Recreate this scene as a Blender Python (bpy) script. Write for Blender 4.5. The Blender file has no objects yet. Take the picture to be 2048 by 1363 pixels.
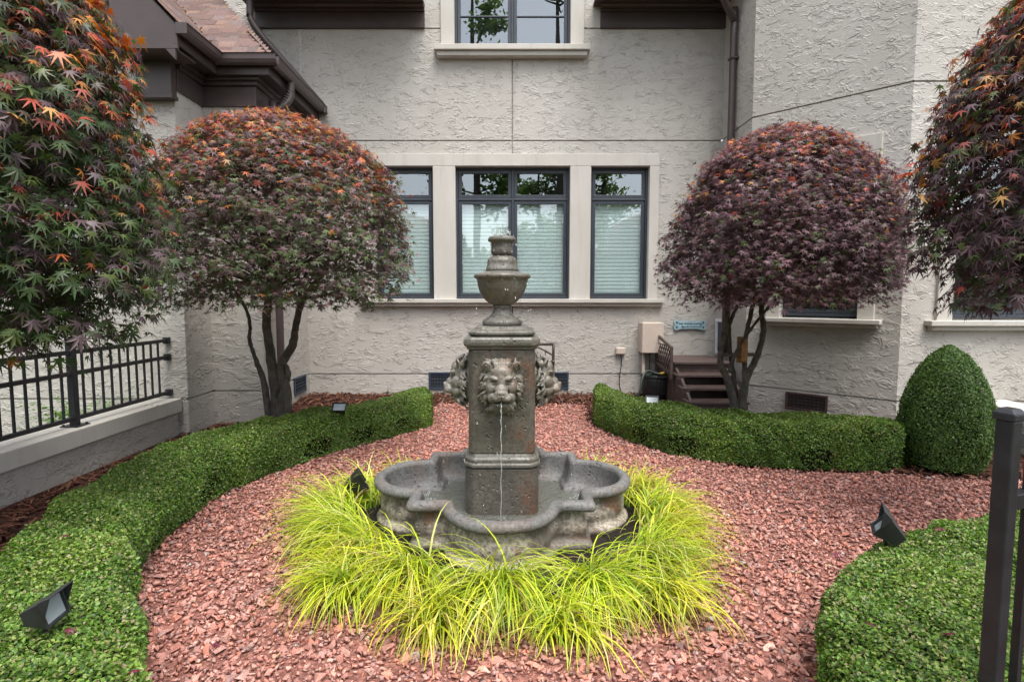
import bpy, bmesh, math, random
import numpy as np
from mathutils import Vector, Matrix

random.seed(7)
rng = np.random.default_rng(7)
S = bpy.context.scene
COL = S.collection

# ------------------------------------------------------------------ camera
FPX, CAMZ = 1110.0, 1.5
TH = math.atan((681.5 - 595) / FPX)
cam_d = bpy.data.cameras.new('camera')
cam_d.sensor_width = 36.0
cam_d.lens = 36.0 * FPX / 2048
cam_d.clip_start = 0.05
cam_d.clip_end = 500
cam = bpy.data.objects.new('camera', cam_d)
COL.objects.link(cam)
cam.location = (0, 0, CAMZ)
cam.rotation_euler = (math.pi / 2 - TH, 0, 0)
S.camera = cam

# ------------------------------------------------------------------ sky, sun, exposure
SUN_EL, SUN_AZ = math.radians(66), math.radians(158)   # azimuth clockwise from +Y: high, behind the camera
W = bpy.data.worlds.new('World'); S.world = W; W.use_nodes = True
nt = W.node_tree; nt.nodes.clear()
sky = nt.nodes.new('ShaderNodeTexSky'); sky.sky_type = 'NISHITA'; sky.sun_disc = False
sky.sun_elevation = SUN_EL; sky.sun_rotation = SUN_AZ
sky.air_density = 1.0; sky.dust_density = 3.0; sky.ozone_density = 1.0
hs = nt.nodes.new('ShaderNodeHueSaturation'); hs.inputs['Saturation'].default_value = 0.36
bg = nt.nodes.new('ShaderNodeBackground'); bg.inputs['Strength'].default_value = 0.15
wo = nt.nodes.new('ShaderNodeOutputWorld')
nt.links.new(sky.outputs[0], hs.inputs['Color']); nt.links.new(hs.outputs[0], bg.inputs[0]); nt.links.new(bg.outputs[0], wo.inputs[0])
sd = bpy.data.lights.new('sun', 'SUN'); sd.energy = 1.5; sd.angle = math.radians(35); sd.color = (1, 0.96, 0.9)
sun = bpy.data.objects.new('sun', sd); COL.objects.link(sun)
sdir = Vector((math.sin(SUN_AZ) * math.cos(SUN_EL), math.cos(SUN_AZ) * math.cos(SUN_EL), math.sin(SUN_EL)))
sun.rotation_euler = sdir.to_track_quat('Z', 'Y').to_euler(); sun.location = sdir * 60
S.view_settings.view_transform = 'Standard'; S.view_settings.look = 'None'
S.view_settings.gamma = 1.0; S.view_settings.use_curve_mapping = False
S.view_settings.exposure = 1.2

# ------------------------------------------------------------------ pixel -> place helpers
cT, sT = math.cos(TH), math.sin(TH)
def ray(x, y):
    u = (x - 1024) / FPX; v = (y - 681.5) / FPX
    return np.array([u, cT - v * sT, -sT - v * cT])
def at_z(x, y, z): d = ray(x, y); return d * ((z - CAMZ) / d[2]) + np.array([0, 0, CAMZ])
def at_y(x, y, Y): d = ray(x, y); return d * (Y / d[1]) + np.array([0, 0, CAMZ])
def ground_z(x, y):
    t = np.clip((np.asarray(y) - 6.5) / 1.2, 0, 1)
    return 0.1 * t * t * (3 - 2 * t)

# ------------------------------------------------------------------ node helper
class NT:
    def __init__(s, name):
        s.m = bpy.data.materials.new(name); s.m.use_nodes = True
        s.t = s.m.node_tree; s.t.nodes.clear()
        s.out = s.t.nodes.new('ShaderNodeOutputMaterial')
    def n(s, typ, ins=None, **props):
        nd = s.t.nodes.new('ShaderNode' + typ)
        for k, v in props.items(): setattr(nd, k, v)
        for k, v in (ins or {}).items(): s.set(nd.inputs[k], v)
        return nd
    def set(s, sock, v):
        if isinstance(v, bpy.types.NodeSocket): s.t.links.new(v, sock)
        elif isinstance(v, bpy.types.Node): s.t.links.new(v.outputs[0], sock)
        else:
            if sock.type == 'RGBA' and len(v) == 3: v = (*v, 1)
            sock.default_value = v
    def math(s, op, a, b=0.0, c=0.0, clamp=False):
        return s.n('Math', {0: a, 1: b, 2: c}, operation=op, use_clamp=clamp).outputs[0]
    def noise(s, vec, scale, detail=3.0, rough=0.55):
        return s.n('TexNoise', {'Vector': vec, 'Scale': scale, 'Detail': detail, 'Roughness': rough})
    def pos(s, sc=(1, 1, 1)):
        g = s.n('NewGeometry')
        return s.n('VectorMath', {0: g.outputs['Position'], 1: sc}, operation='MULTIPLY').outputs[0]
    def ss(s, x, a, b):   # smoothstep
        return s.n('MapRange', {0: x, 1: a, 2: b, 3: 0.0, 4: 1.0}, interpolation_type='SMOOTHSTEP').outputs[0]
    def mix(s, f, a, b):
        nd = s.n('Mix', None, data_type='RGBA')
        s.set(nd.inputs[0], f); s.set(nd.inputs[6], a); s.set(nd.inputs[7], b)
        return nd.outputs[2]
    def bsdf(s, **k):
        nd = s.n('BsdfPrincipled')
        for kk, v in k.items(): s.set(nd.inputs[kk.replace('_', ' ')], v)
        return nd
    def bump(s, h, dist, strength=1.0):
        return s.n('Bump', {'Height': h, 'Distance': dist, 'Strength': strength}).outputs[0]
    def done(s, sh): s.t.links.new(sh.outputs[0], s.out.inputs[0]); return s.m

def simple(name, col, rough=0.5, metal=0.0, var=0.12, scale=8, bump=0.0, bscale=60, spec=0.5):
    N = NT(name); p = N.pos()
    ns = N.noise(p, scale, 4)
    c2 = tuple(min(1, c * (1 + var)) for c in col); c1 = tuple(c * (1 - var) for c in col)
    c = N.mix(N.ss(ns.outputs[0], .3, .7), c1, c2)
    r = N.math('MULTIPLY_ADD', ns.outputs[0], .2, rough - .1)
    k = dict(Base_Color=c, Roughness=r, Metallic=metal, Specular_IOR_Level=spec)
    if bump: k['Normal'] = N.bump(N.noise(p, bscale, 3).outputs[0], bump)
    return N.done(N.bsdf(**k))

def stucco():
    N = NT('trowelled_stucco'); p = N.pos((1, 1, 1.7))
    w = N.noise(p, 5.0, 2)
    wv = N.n('VectorMath', {0: w.outputs['Color'], 1: (.5, .5, .5)}, operation='SUBTRACT').outputs[0]
    wv = N.n('VectorMath', {0: wv, 1: (.22, .22, .22)}, operation='MULTIPLY').outputs[0]
    q = N.n('VectorMath', {0: p, 1: wv}, operation='ADD').outputs[0]
    def layer(off, sc, lev, msc, lo, hi):
        qq = N.n('VectorMath', {0: q, 1: off}, operation='ADD').outputs[0]
        n1 = N.noise(qq, sc, 1.5, .5).outputs[0]
        saw = N.math('FRACT', N.math('MULTIPLY', n1, lev))
        # long gentle ramp, then a crisp step
        st = N.math('MULTIPLY', N.ss(saw, .45, .93), N.math('SUBTRACT', 1.0, N.ss(saw, .94, 1.0)))
        mk = N.ss(N.noise(qq, msc, 2).outputs[0], lo, hi)
        return N.math('MULTIPLY', st, mk)
    h = N.math('ADD', layer((0, 0, 0), 5.6, 8.0, 5.5, .45, .60), layer((7.3, 2.1, 4.4), 9.0, 6.0, 7.0, .46, .62))
    fine = N.noise(N.pos(), 150, 2).outputs[0]
    mid = N.noise(p, 22, 3).outputs[0]
    h = N.math('ADD', h, N.math('MULTIPLY', fine, .16)); h = N.math('ADD', h, N.math('MULTIPLY', mid, .35))
    stain = N.noise(N.pos((.6, .6, .25)), 2.0, 4).outputs[0]
    c = N.mix(N.ss(stain, .3, .75), (.465, .44, .40), (.52, .497, .46))
    streak = N.noise(N.pos((7, 7, .5)), 1.3, 5, .6).outputs[0]
    c = N.mix(N.math('MULTIPLY', N.ss(streak, .54, .72), .16), c, (.27, .245, .21))
    c = N.mix(N.math('MULTIPLY', fine, .35), c, (.37, .35, .32))
    return N.done(N.bsdf(Base_Color=c, Roughness=.9, Specular_IOR_Level=.25, Normal=N.bump(h, .0052, 1.0)))

def trim_mat():
    N = NT('smooth_stucco_trim'); p = N.pos()
    g = N.noise(p, 190, 2).outputs[0]; s_ = N.noise(N.pos((1, 1, .35)), 3, 5).outputs[0]
    c = N.mix(N.ss(s_, .3, .75), (.49, .465, .42), (.56, .535, .495))
    c = N.mix(N.math('MULTIPLY', N.ss(N.noise(N.pos((9, 9, .8)), 1.5, 5, .62).outputs[0], .52, .72), .2), c, (.29, .26, .22))
    return N.done(N.bsdf(Base_Color=c, Roughness=.85, Specular_IOR_Level=.3, Normal=N.bump(g, .003, .8)))

def stone_mat(name, c1, c2, rust, rust_amt, rough, pits=1.0, pale=None):
    N = NT(name); p = N.pos()
    n1 = N.noise(p, 6, 6, .62).outputs[0]; n2 = N.noise(p, 48, 4).outputs[0]; n3 = N.noise(N.pos((1, 1, .5)), 4.1, 5, .6).outputs[0]
    c = N.mix(N.ss(n1, .32, .68), c1, c2)
    c = N.mix(N.math('MULTIPLY', N.ss(n3, .50, .62), rust_amt), c, rust)
    if pale:
        n4 = N.noise(N.pos((1, 1, .7)), 3.3, 6, .6).outputs[0]
        c = N.mix(N.ss(n4, .47, .60), c, pale)
    sp = N.ss(n2, .42, .62)
    c = N.mix(N.math('MULTIPLY', sp, .6), c, tuple(x * .45 for x in c1))
    fs = N.ss(N.noise(p, 240, 2).outputs[0], .52, .68)
    c = N.mix(N.math('MULTIPLY', fs, .35), c, tuple(min(1, x * 1.9) for x in c2))
    vor = N.n('TexVoronoi', {'Vector': p, 'Scale': 30.0, 'Randomness': 1.0})
    pm = N.ss(N.noise(p, 11, 2).outputs[0], .5, .62)
    pit = N.math('MULTIPLY', N.math('SUBTRACT', 1.0, N.ss(vor.outputs[0], .10, .3)), pm)
    h = N.math('SUBTRACT', N.math('MULTIPLY_ADD', n2, .4, N.math('MULTIPLY', N.noise(p, 130, 2).outputs[0], .25)), N.math('MULTIPLY', pit, 1.3 * pits))
    r = N.math('MULTIPLY_ADD', n1, .3, rough - .15)
    return N.done(N.bsdf(Base_Color=c, Roughness=r, Specular_IOR_Level=.5, Normal=N.bump(h, .007, 1.0)))

def attr_mat(name, rough, trans=0.0, spec=.5, obj_color=False, bump=0.0, bscale=80, vscale=0):
    N = NT(name)
    if obj_color: c = N.n('ObjectInfo').outputs['Color']
    else: c = N.n('Attribute', None, attribute_name='col').outputs['Color']
    if vscale:
        ns = N.noise(N.pos(), vscale, 3).outputs[0]
        c = N.mix(N.ss(ns, .35, .7), c, N.n('HueSaturation', {'Color': c, 'Value': .72}).outputs[0])
    k = dict(Base_Color=c, Roughness=rough, Specular_IOR_Level=spec)
    if bump: k['Normal'] = N.bump(N.noise(N.pos(), bscale, 3).outputs[0], bump)
    b = N.bsdf(**k)
    if trans:
        t = N.n('BsdfTranslucent', {'Color': N.n('HueSaturation', {'Color': c, 'Value': 1.5, 'Saturation': 1.1}).outputs[0]})
        mx = N.n('MixShader', {0: trans, 1: b.outputs[0], 2: t.outputs[0]})
        return N.done(mx)
    return N.done(b)

def glass_mat():
    N = NT('window_glass')
    fc = N.n('LayerWeight', {'Blend': .5}).outputs['Facing']
    f = N.math('MULTIPLY_ADD', N.math('POWER', fc, 5.0), .8, .24, clamp=True)
    w = N.noise(N.pos(), 1.7, 1).outputs[0]
    gl = N.n('BsdfGlossy', {'Color': (.9, .97, 1), 'Roughness': 0.0, 'Normal': N.bump(w, .004, .25)})
    tr = N.n('BsdfTransparent', {'Color': (.93, .985, .97)})
    return N.done(N.n('MixShader', {0: f, 1: tr.outputs[0], 2: gl.outputs[0]}))

def water_mat():
    N = NT('pool_water'); p = N.pos()
    v = N.noise(p, 14, 2).outputs[0]; v2 = N.noise(p, 45, 2).outputs[0]
    h = N.math('MULTIPLY_ADD', v2, .4, v)
    b = N.bsdf(Base_Color=(.135, .14, .12), Roughness=.06, IOR=1.33, Specular_IOR_Level=.6, Normal=N.bump(h, .035, .9))
    tr = N.n('BsdfTransparent', {'Color': (.8, .84, .78)})
    return N.done(N.n('MixShader', {0: .8, 1: tr.outputs[0], 2: b.outputs[0]}))

def falling_water():
    N = NT('falling_water')
    b = N.bsdf(Base_Color=(.93, .96, .97), Roughness=.06, Transmission_Weight=.8, IOR=1.33, Specular_IOR_Level=.8)
    return N.done(b)

M = dict(
    stucco=stucco(), trim=trim_mat(),
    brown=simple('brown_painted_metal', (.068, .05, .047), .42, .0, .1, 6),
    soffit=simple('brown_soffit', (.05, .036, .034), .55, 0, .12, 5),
    frame=simple('slate_window_frame', (.038, .046, .06), .4, 0, .08, 9),
    dark=simple('dark_room', (.03, .03, .03), .8),
    room=simple('room_interior', (.16, .15, .14), .9),
    glass=glass_mat(),
    blind=simple('cellular_blind', (.55, .63, .63), .85, 0, .05, 4),
    iron=simple('black_iron', (.026, .026, .03), .42, .2, .2, 15, .0008, 120),
    cap=trim_mat(),
    bark=simple('maple_bark', (.085, .073, .06), .85, 0, .4, 16, .008, 45),
    twig=simple('maple_twig', (.05, .038, .032), .8, 0, .3, 20),
    hedgecore=simple('shaded_hedge_core', (.022, .026, .012), .95, 0, .35, 30, .02, 40, .1),  # one dark tone for inner twigs and the shade between them
    steps=simple('brown_painted_wood', (.088, .058, .052), .55, 0, .18, 10, .001, 90),
    black=simple('black_plastic', (.02, .021, .024), .38, 0, .25, 12, .0006, 160),
    lens=simple('lamp_lens', (.32, .37, .4), .15, 0, .05, 9),
    boxm=simple('beige_metal_box', (.56, .47, .40), .5, 0, .05, 5),
    white=simple('white_plastic', (.72, .74, .78), .4, 0, .05, 5),
    sign=simple('pale_blue_sign', (.34, .50, .56), .5, 0, .12, 14),
    ink=simple('dark_blue_paint', (.025, .05, .085), .5),
    cedar=simple('cedar_wood', (.26, .13, .05), .7, 0, .3, 25, .001, 80),
    hose=simple('green_hose', (.03, .045, .035), .45),
    brass=simple('brass_nozzle', (.65, .45, .08), .35, .3),
    vent=simple('blue_grey_vent', (.035, .05, .075), .5), ventbrown=simple('brown_vent', (.06, .036, .032), .6),
    soil=simple('dark_soil', (.022, .018, .015), .95, 0, .4, 30, .02, 40, .2),
    mulchbase=simple('mulch_ground', (.075, .032, .022), .95, 0, .4, 40, .03, 55, .2),
    gravelbase=simple('gravel_ground', (.27, .12, .095), .95, 0, .4, 45, .03, 45, .2),
    lawn=simple('far_ground', (.05, .06, .025), .95, 0, .3, 3, .02, 20, .2),
    leaf=attr_mat('maple_leaf_mass', .45, .3, .5), leafo=attr_mat('maple_leaf', .45, .3, .5, True),
    box=attr_mat('boxwood_leaf_mass', .42, .3, .45), boxo=attr_mat('boxwood_leaf', .42, .3, .45, True),
    grass=attr_mat('grass_blades', .5, .35, .4),
    gravel=attr_mat('red_gravel', .92, 0, .2, False, .004, 130, 40), gravelo=attr_mat('red_stone', .92, 0, .2, True, .004, 130, 40),
    mulch=attr_mat('bark_mulch', .9, 0, .2), tree=attr_mat('tree_leaves', .5, .42, .4),
    shingle=attr_mat('roof_shingle', .93, 0, .15, True, .004, 220, 60),
    pool=stone_mat('pool_stone', (.115, .112, .108), (.18, .176, .168), (.16, .085, .05), .3, .62, .7),
    poolin=stone_mat('pool_inner_stone', (.085, .085, .085), (.14, .138, .132), (.13, .07, .045), .4, .5),
    poolout=stone_mat('pool_weathered_side', (.12, .1, .08), (.2, .175, .145), (.19, .08, .035), .8, .65, .7, (.46, .41, .34)),
    pedestal=stone_mat('pedestal_stone', (.078, .07, .056), (.125, .113, .092), (.135, .056, .028), .75, .45, .8),
    urn=stone_mat('urn_stone', (.10, .094, .078), (.19, .18, .155), (.14, .1, .06), .3, .36, .8),
    lion=stone_mat('lion_stone', (.15, .135, .11), (.25, .235, .205), (.13, .07, .035), .75, .36, .12),
    water=water_mat(), fall=falling_water(),
)

# ------------------------------------------------------------------ object helpers
def link(o, parent=None):
    COL.objects.link(o)
    if parent is not None:
        o.parent = parent
        o.matrix_parent_inverse = Matrix.Translation(-Vector(parent.get('_w', (0, 0, 0))))
    return o
def tag(o, label=None, cat=None, group=None, kind=None):
    if label: o['label'] = label
    if cat: o['category'] = cat
    if group: o['group'] = group
    if kind: o['kind'] = kind
    return o
def thing(name, loc, label, cat, group=None):
    o = bpy.data.objects.new(name, None); o.location = loc; o.empty_display_size = .1
    link(o); o['_w'] = tuple(float(v) for v in loc)
    return tag(o, label, cat, group)
def mesh_of(name, v, f, mat=None, smooth=False):
    me = bpy.data.meshes.new(name)
    me.from_pydata([tuple(map(float, p)) for p in v], [], [tuple(int(i) for i in q) for q in f])
    if mat: me.materials.append(mat)
    if smooth: me.polygons.foreach_set('use_smooth', [True] * len(me.polygons))
    me.update(); return me
def fix_normals(me):
    bm = bmesh.new(); bm.from_mesh(me); bmesh.ops.recalc_face_normals(bm, faces=bm.faces[:]); bm.to_mesh(me); bm.free(); me.update()
def obj(name, v, f, mat, parent=None, smooth=False, bevel=0.0, fix=True, seg=2):
    me = mesh_of(name, v, f, mat, smooth)
    if fix: fix_normals(me)
    o = link(bpy.data.objects.new(name, me), parent)
    if bevel:
        b = o.modifiers.new('bevel', 'BEVEL'); b.width = bevel; b.segments = seg; b.limit_method = 'ANGLE'; b.angle_limit = math.radians(40)
    return o
def np_mesh(name, V, F, mat, col=None, smooth=False):
    """big mesh from arrays; F (m,k)"""
    me = bpy.data.meshes.new(name); n, (m, k) = len(V), F.shape
    me.vertices.add(n); me.vertices.foreach_set('co', np.ascontiguousarray(V, np.float32).ravel())
    me.loops.add(m * k); me.loops.foreach_set('vertex_index', np.ascontiguousarray(F, np.int32).ravel())
    me.polygons.add(m); me.polygons.foreach_set('loop_start', np.arange(0, m * k, k, dtype=np.int32))
    me.polygons.foreach_set('loop_total', np.full(m, k, np.int32))
    if smooth: me.polygons.foreach_set('use_smooth', np.ones(m, bool))
    me.materials.append(mat)
    me.update(calc_edges=True)
    if col is not None:
        a = me.color_attributes.new('col', 'FLOAT_COLOR', 'POINT')
        c4 = np.ones((n, 4), np.float32); c4[:, :3] = col; a.data.foreach_set('color', c4.ravel())
    return me
def scatter(name, pv, pf, R, L, C, mat):
    """copies of a small triangle shape: R (n,3,3) L (n,3) C (n,3)"""
    n, k = len(L), len(pv)
    V = np.einsum('nij,kj->nki', R, pv) + L[:, None, :]
    F = pf[None] + (np.arange(n) * k)[:, None, None]
    return np_mesh(name, V.reshape(-1, 3), F.reshape(-1, pf.shape[1]), mat, np.repeat(C, k, axis=0))
def frames(nrm, tip, scale):
    """rotation+scale matrices: local z->nrm, local y->tip"""
    z = nrm / np.linalg.norm(nrm, axis=1, keepdims=True)
    y = tip - z * np.sum(tip * z, 1, keepdims=True); y /= np.linalg.norm(y, axis=1, keepdims=True) + 1e-9
    x = np.cross(y, z)
    return np.stack([x, y, z], axis=2) * scale[:, None, None]

class MB:
    def __init__(s): s.v = []; s.f = []
    def add(s, v, f):
        b = len(s.v); s.v += [tuple(p) for p in v]; s.f += [tuple(i + b for i in q) for q in f]; return s
    def box(s, a, b, fn=None):
        (x0, y0, z0), (x1, y1, z1) = a, b
        v = [(x0, y0, z0), (x1, y0, z0), (x1, y1, z0), (x0, y1, z0), (x0, y0, z1), (x1, y0, z1), (x1, y1, z1), (x0, y1, z1)]
        if fn: v = [fn(*p) for p in v]
        return s.add(v, [(0, 3, 2, 1), (4, 5, 6, 7), (0, 1, 5, 4), (1, 2, 6, 5), (2, 3, 7, 6), (3, 0, 4, 7)])
    def tube(s, pts, rad, seg=8, caps=True, sub=1):
        P = np.array(pts, float); Rr = np.full(len(P), rad, float) if np.isscalar(rad) else np.array(rad, float)
        if sub > 1:
            t = np.linspace(0, len(P) - 1, (len(P) - 1) * sub + 1)
            i = np.clip(t.astype(int), 0, len(P) - 2); u = (t - i)[:, None]
            p0 = P[np.clip(i - 1, 0, None)]; p1 = P[i]; p2 = P[i + 1]; p3 = P[np.clip(i + 2, None, len(P) - 1)]
            Rr = np.interp(t, np.arange(len(P)), Rr)
            P = .5 * (2 * p1 + (p2 - p0) * u + (2 * p0 - 5 * p1 + 4 * p2 - p3) * u ** 2 + (-p0 + 3 * p1 - 3 * p2 + p3) * u ** 3)
        T = np.gradient(P, axis=0); T /= np.linalg.norm(T, axis=1, keepdims=True) + 1e-9
        up = np.array([0, 0, 1.0]) if abs(T[0][2]) < .9 else np.array([1.0, 0, 0])
        nx = np.cross(T[0], up); nx /= np.linalg.norm(nx); v = []
        for i in range(len(P)):
            nx = nx - T[i] * np.dot(nx, T[i]); nx /= np.linalg.norm(nx) + 1e-9; ny = np.cross(T[i], nx)
            for k in range(seg):
                a = 2 * math.pi * k / seg; v.append(P[i] + Rr[i] * (math.cos(a) * nx + math.sin(a) * ny))
        f = []
        for i in range(len(P) - 1):
            for k in range(seg):
                a, b = i * seg + k, i * seg + (k + 1) % seg; f.append((a, b, b + seg, a + seg))
        if caps: f.append(tuple(range(seg))[::-1]); f.append(tuple(range((len(P) - 1) * seg, len(P) * seg)))
        return s.add(v, f)
    def lathe(s, prof, c=(0, 0), seg=32, caps=True, wob=0):
        v = []; n = len(prof)
        for r, z in prof:
            for k in range(seg):
                a = 2 * math.pi * k / seg; rr = r * (1 + wob * math.sin(3 * a + z * 20) * .5 + wob * math.sin(7 * a - z * 31) * .5)
                v.append((c[0] + rr * math.cos(a), c[1] + rr * math.sin(a), z))
        f = [(i * seg + k, i * seg + (k + 1) % seg, (i + 1) * seg + (k + 1) % seg, (i + 1) * seg + k) for i in range(n - 1) for k in range(seg)]
        if caps: f.append(tuple(range(seg))[::-1]); f.append(tuple(range((n - 1) * seg, n * seg)))
        return s.add(v, f)
    def o(s, name, mat, parent=None, **k):
        if not s.v: return None
        return obj(name, s.v, s.f, mat, parent, **k)

# ------------------------------------------------------------------ ground
def in_poly(P, poly):
    x, y = P[:, 0], P[:, 1]; ins = np.zeros(len(P), bool); q = np.array(poly)
    for i in range(len(q)):
        (x0, y0), (x1, y1) = q[i - 1], q[i]
        c = ((y0 > y) != (y1 > y)) & (x < (x1 - x0) * (y - y0) / (y1 - y0 + 1e-12) + x0); ins ^= c
    return ins
def grid_sheet(name, x0, x1, y0, y1, st, dz, mat, poly=None, parent=None, kind='structure', label=None):
    xs = np.arange(x0, x1 + st / 2, st); ys = np.arange(y0, y1 + st / 2, st)
    gx, gy = np.meshgrid(xs, ys); V = np.stack([gx, gy, ground_z(gx, gy) + dz], -1).reshape(-1, 3)
    nx = len(xs); i, j = np.meshgrid(np.arange(nx - 1), np.arange(len(ys) - 1)); a = (j * nx + i).ravel()
    F = np.stack([a, a + 1, a + 1 + nx, a + nx], 1)
    if poly is not None: F = F[in_poly(V[F].mean(1)[:, :2], poly)]
    me = np_mesh(name, V, F, mat); o = link(bpy.data.objects.new(name, me), parent)
    return tag(o, label, None, None, kind)

ground = obj('ground', [(-250, -250, -.03), (250, -250, -.03), (250, 250, -.03), (-250, 250, -.03)], [(0, 1, 2, 3)], M['lawn'], fix=False)
tag(ground, 'flat ground stretching away behind the courtyard garden', None, None, 'structure')

FX, FY = -.065, 3.68       # fountain axis
LIN = [(-.97, 6.45), (-1.0, 6.3), (-1.62, 5.47), (-1.95, 4.9), (-2.12, 4.47), (-2.22, 4.16), (-2.24, 3.86), (-2.22, 3.4), (-2.07, 2.95), (-1.91, 2.6), (-1.71, 2.31), (-1.53, 2.06), (-1.3, 1.75), (-1.0, 1.45)]
RFI = [(.78, 1.3), (.97, 1.6), (1.14, 1.95), (1.28, 2.19), (1.45, 2.41), (1.75, 2.64), (2.0, 2.77), (2.3, 2.89), (2.68, 3.05), (3.3, 3.3), (4.6, 3.7)]
RBI = [(.9, 6.6), (1.0, 6.16), (1.22, 5.65), (1.53, 5.17), (2.06, 4.77), (2.57, 4.64), (3.16, 4.62), (3.5, 4.5), (4.6, 4.35)]
gpoly = LIN + [(-1.0, .6), (.7, .6)] + RFI + [(4.6, 4.3)] + RBI[::-1] + [(.95, 7.3), (-1.0, 7.35)]
mulch_bed = grid_sheet('mulch_bed', -4.2, 6.0, 0.4, 8.1, .1, 0.0, M['mulchbase'], label='reddish brown bark mulch beds behind the hedges')
gravel = grid_sheet('gravel_path', -2.4, 4.7, .6, 7.4, .05, .006, M['gravelbase'], gpoly, label='crushed red stone path around the fountain')
sa = np.linspace(0, 2 * math.pi, 48, endpoint=False)
soil = obj('soil_bed', [(FX + 1.14 * math.cos(a), FY + 1.14 * math.sin(a), .014) for a in sa], [tuple(range(48))], M['soil'])
tag(soil, 'ring of dark soil at the foot of the fountain', None, None, 'structure')

def stone_shapes(k):
    out = []
    for i in range(k):
        pts = rng.normal(size=(7, 3)); pts /= np.linalg.norm(pts, axis=1, keepdims=True)
        pts *= rng.uniform(.85, 1.15, (7, 1)); pts *= np.array([.5, .5 * rng.uniform(.5, .85), .5 * rng.uniform(.3, .55)])
        bm = bmesh.new(); [bm.verts.new(p) for p in pts]
        r = bmesh.ops.convex_hull(bm, input=bm.verts[:]); 
        bmesh.ops.delete(bm, geom=[v for v in bm.verts if not v.link_faces], context='VERTS')
        bmesh.ops.recalc_face_normals(bm, faces=bm.faces[:]); bm.verts.index_update()
        out.append((np.array([v.co[:] for v in bm.verts]), np.array([[v.index for v in f.verts] for f in bm.faces]))); bm.free()
    return out
def rot_rand(n, tilt):
    a = rng.uniform(0, 2 * math.pi, n)
    nz = np.stack([rng.normal(0, tilt, n), rng.normal(0, tilt, n), np.ones(n)], 1)
    return frames(nz, np.stack([np.cos(a), np.sin(a), np.zeros(n)], 1), np.ones(n))
GP = 1.1 * np.array([(.55, .255, .205), (.49, .22, .175), (.57, .285, .23), (.42, .205, .17), (.60, .335, .27), (.50, .27, .23), (.55, .23, .165), (.39, .235, .21)])
SH = stone_shapes(14)
def make_gravel():
    area = 7.1 * 6.8; n = int(area * 2600)
    P = np.stack([rng.uniform(-2.4, 4.7, n), rng.uniform(.6, 7.4, n)], 1)
    jit = P + rng.normal(0, .035, P.shape)
    keep = in_poly(jit, gpoly) & (np.hypot(P[:, 0] - FX, P[:, 1] - FY) > 1.12)
    # only as far as the frame and a step to the side can see
    keep &= (np.abs(P[:, 0]) < P[:, 1] * 1.25 + .6) & (P[:, 1] > .9)
    P = P[keep]; n = len(P)
    size = np.clip(rng.lognormal(math.log(.034), .38, n), .016, .085)
    z = ground_z(P[:, 0], P[:, 1]) + .004 + rng.uniform(0, .02, n)
    L = np.column_stack([P, z]); C = GP[rng.integers(0, len(GP), n)] * rng.uniform(.72, 1.25, (n, 1))
    C = np.where((rng.random(n) < .012)[:, None], np.array([.55, .47, .43]), C)
    R = rot_rand(n, .33) * size[:, None, None]
    # the 300 that show largest
    vis = (np.abs(P[:, 0]) < P[:, 1] * .9) & (P[:, 1] > 2.05)
    score = np.where(vis, size / P[:, 1] * (z + .05), 0); top = np.argsort(-score)[:300]; isTop = np.zeros(n, bool); isTop[top] = True
    kind = rng.integers(0, len(SH), n); allV, allF, allC, b = [], [], [], 0
    for k, (pv, pf) in enumerate(SH):
        s = (kind == k) & ~isTop; m = s.sum()
        V = np.einsum('nij,kj->nki', R[s], pv) + L[s][:, None]; F = pf[None] + (np.arange(m) * len(pv))[:, None, None] + b
        allV.append(V.reshape(-1, 3)); allF.append(F.reshape(-1, 3)); allC.append(np.repeat(C[s], len(pv), 0)); b += m * len(pv)
    me = np_mesh('gravel', np.vstack(allV), np.vstack(allF), M['gravel'], np.vstack(allC))
    tag(link(bpy.data.objects.new('gravel', me), gravel), None, None, None, 'stuff')
    ms = [mesh_of('stone', pv, pf, M['gravelo']) for pv, pf in SH]
    for i in top:
        o = bpy.data.objects.new('stone', ms[kind[i]]); mm = Matrix(R[i].tolist()).to_4x4(); mm.translation = L[i]
        o.matrix_world = mm; o.color = (*C[i], 1); link(o, gravel)
make_gravel()

def make_mulch():
    n = 36000
    P = np.stack([rng.uniform(-3.6, 5.2, n), rng.uniform(1.2, 8.0, n)], 1)
    jit = P + rng.normal(0, .05, P.shape)
    k = ~in_poly(jit, gpoly) & (np.abs(P[:, 0]) < P[:, 1] * 1.2 + .4) & (P[:, 0] + P[:, 1] < 9.95) & ~((P[:, 0] < -2.94) & (P[:, 1] > 6.5)) & ~((P[:, 0] < -3.5) & (P[:, 1] > 6.0))
    P = P[k]; n = len(P)
    pv = np.array([(-.5, -.09, 0), (.5, -.06, .0), (.5, .07, 0), (-.5, .08, 0), (0, -.1, .07), (0, .1, .07)]); pf = np.array([(0, 4, 5, 3), (4, 1, 2, 5)])
    size = rng.uniform(.035, .11, n); L = np.column_stack([P, ground_z(P[:, 0], P[:, 1]) + rng.uniform(.005, .03, n)])
    R = rot_rand(n, .3) * size[:, None, None]
    c = np.array([(.11, .04, .025), (.16, .065, .04), (.07, .028, .02), (.2, .1, .06), (.09, .04, .03)])[rng.integers(0, 5, n)] * rng.uniform(.6, 1.2, (n, 1))
    tag(link(bpy.data.objects.new('mulch', scatter('mulch', pv, pf, R, L, c, M['mulch'])), mulch_bed), None, None, None, 'stuff')
make_mulch()

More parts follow.
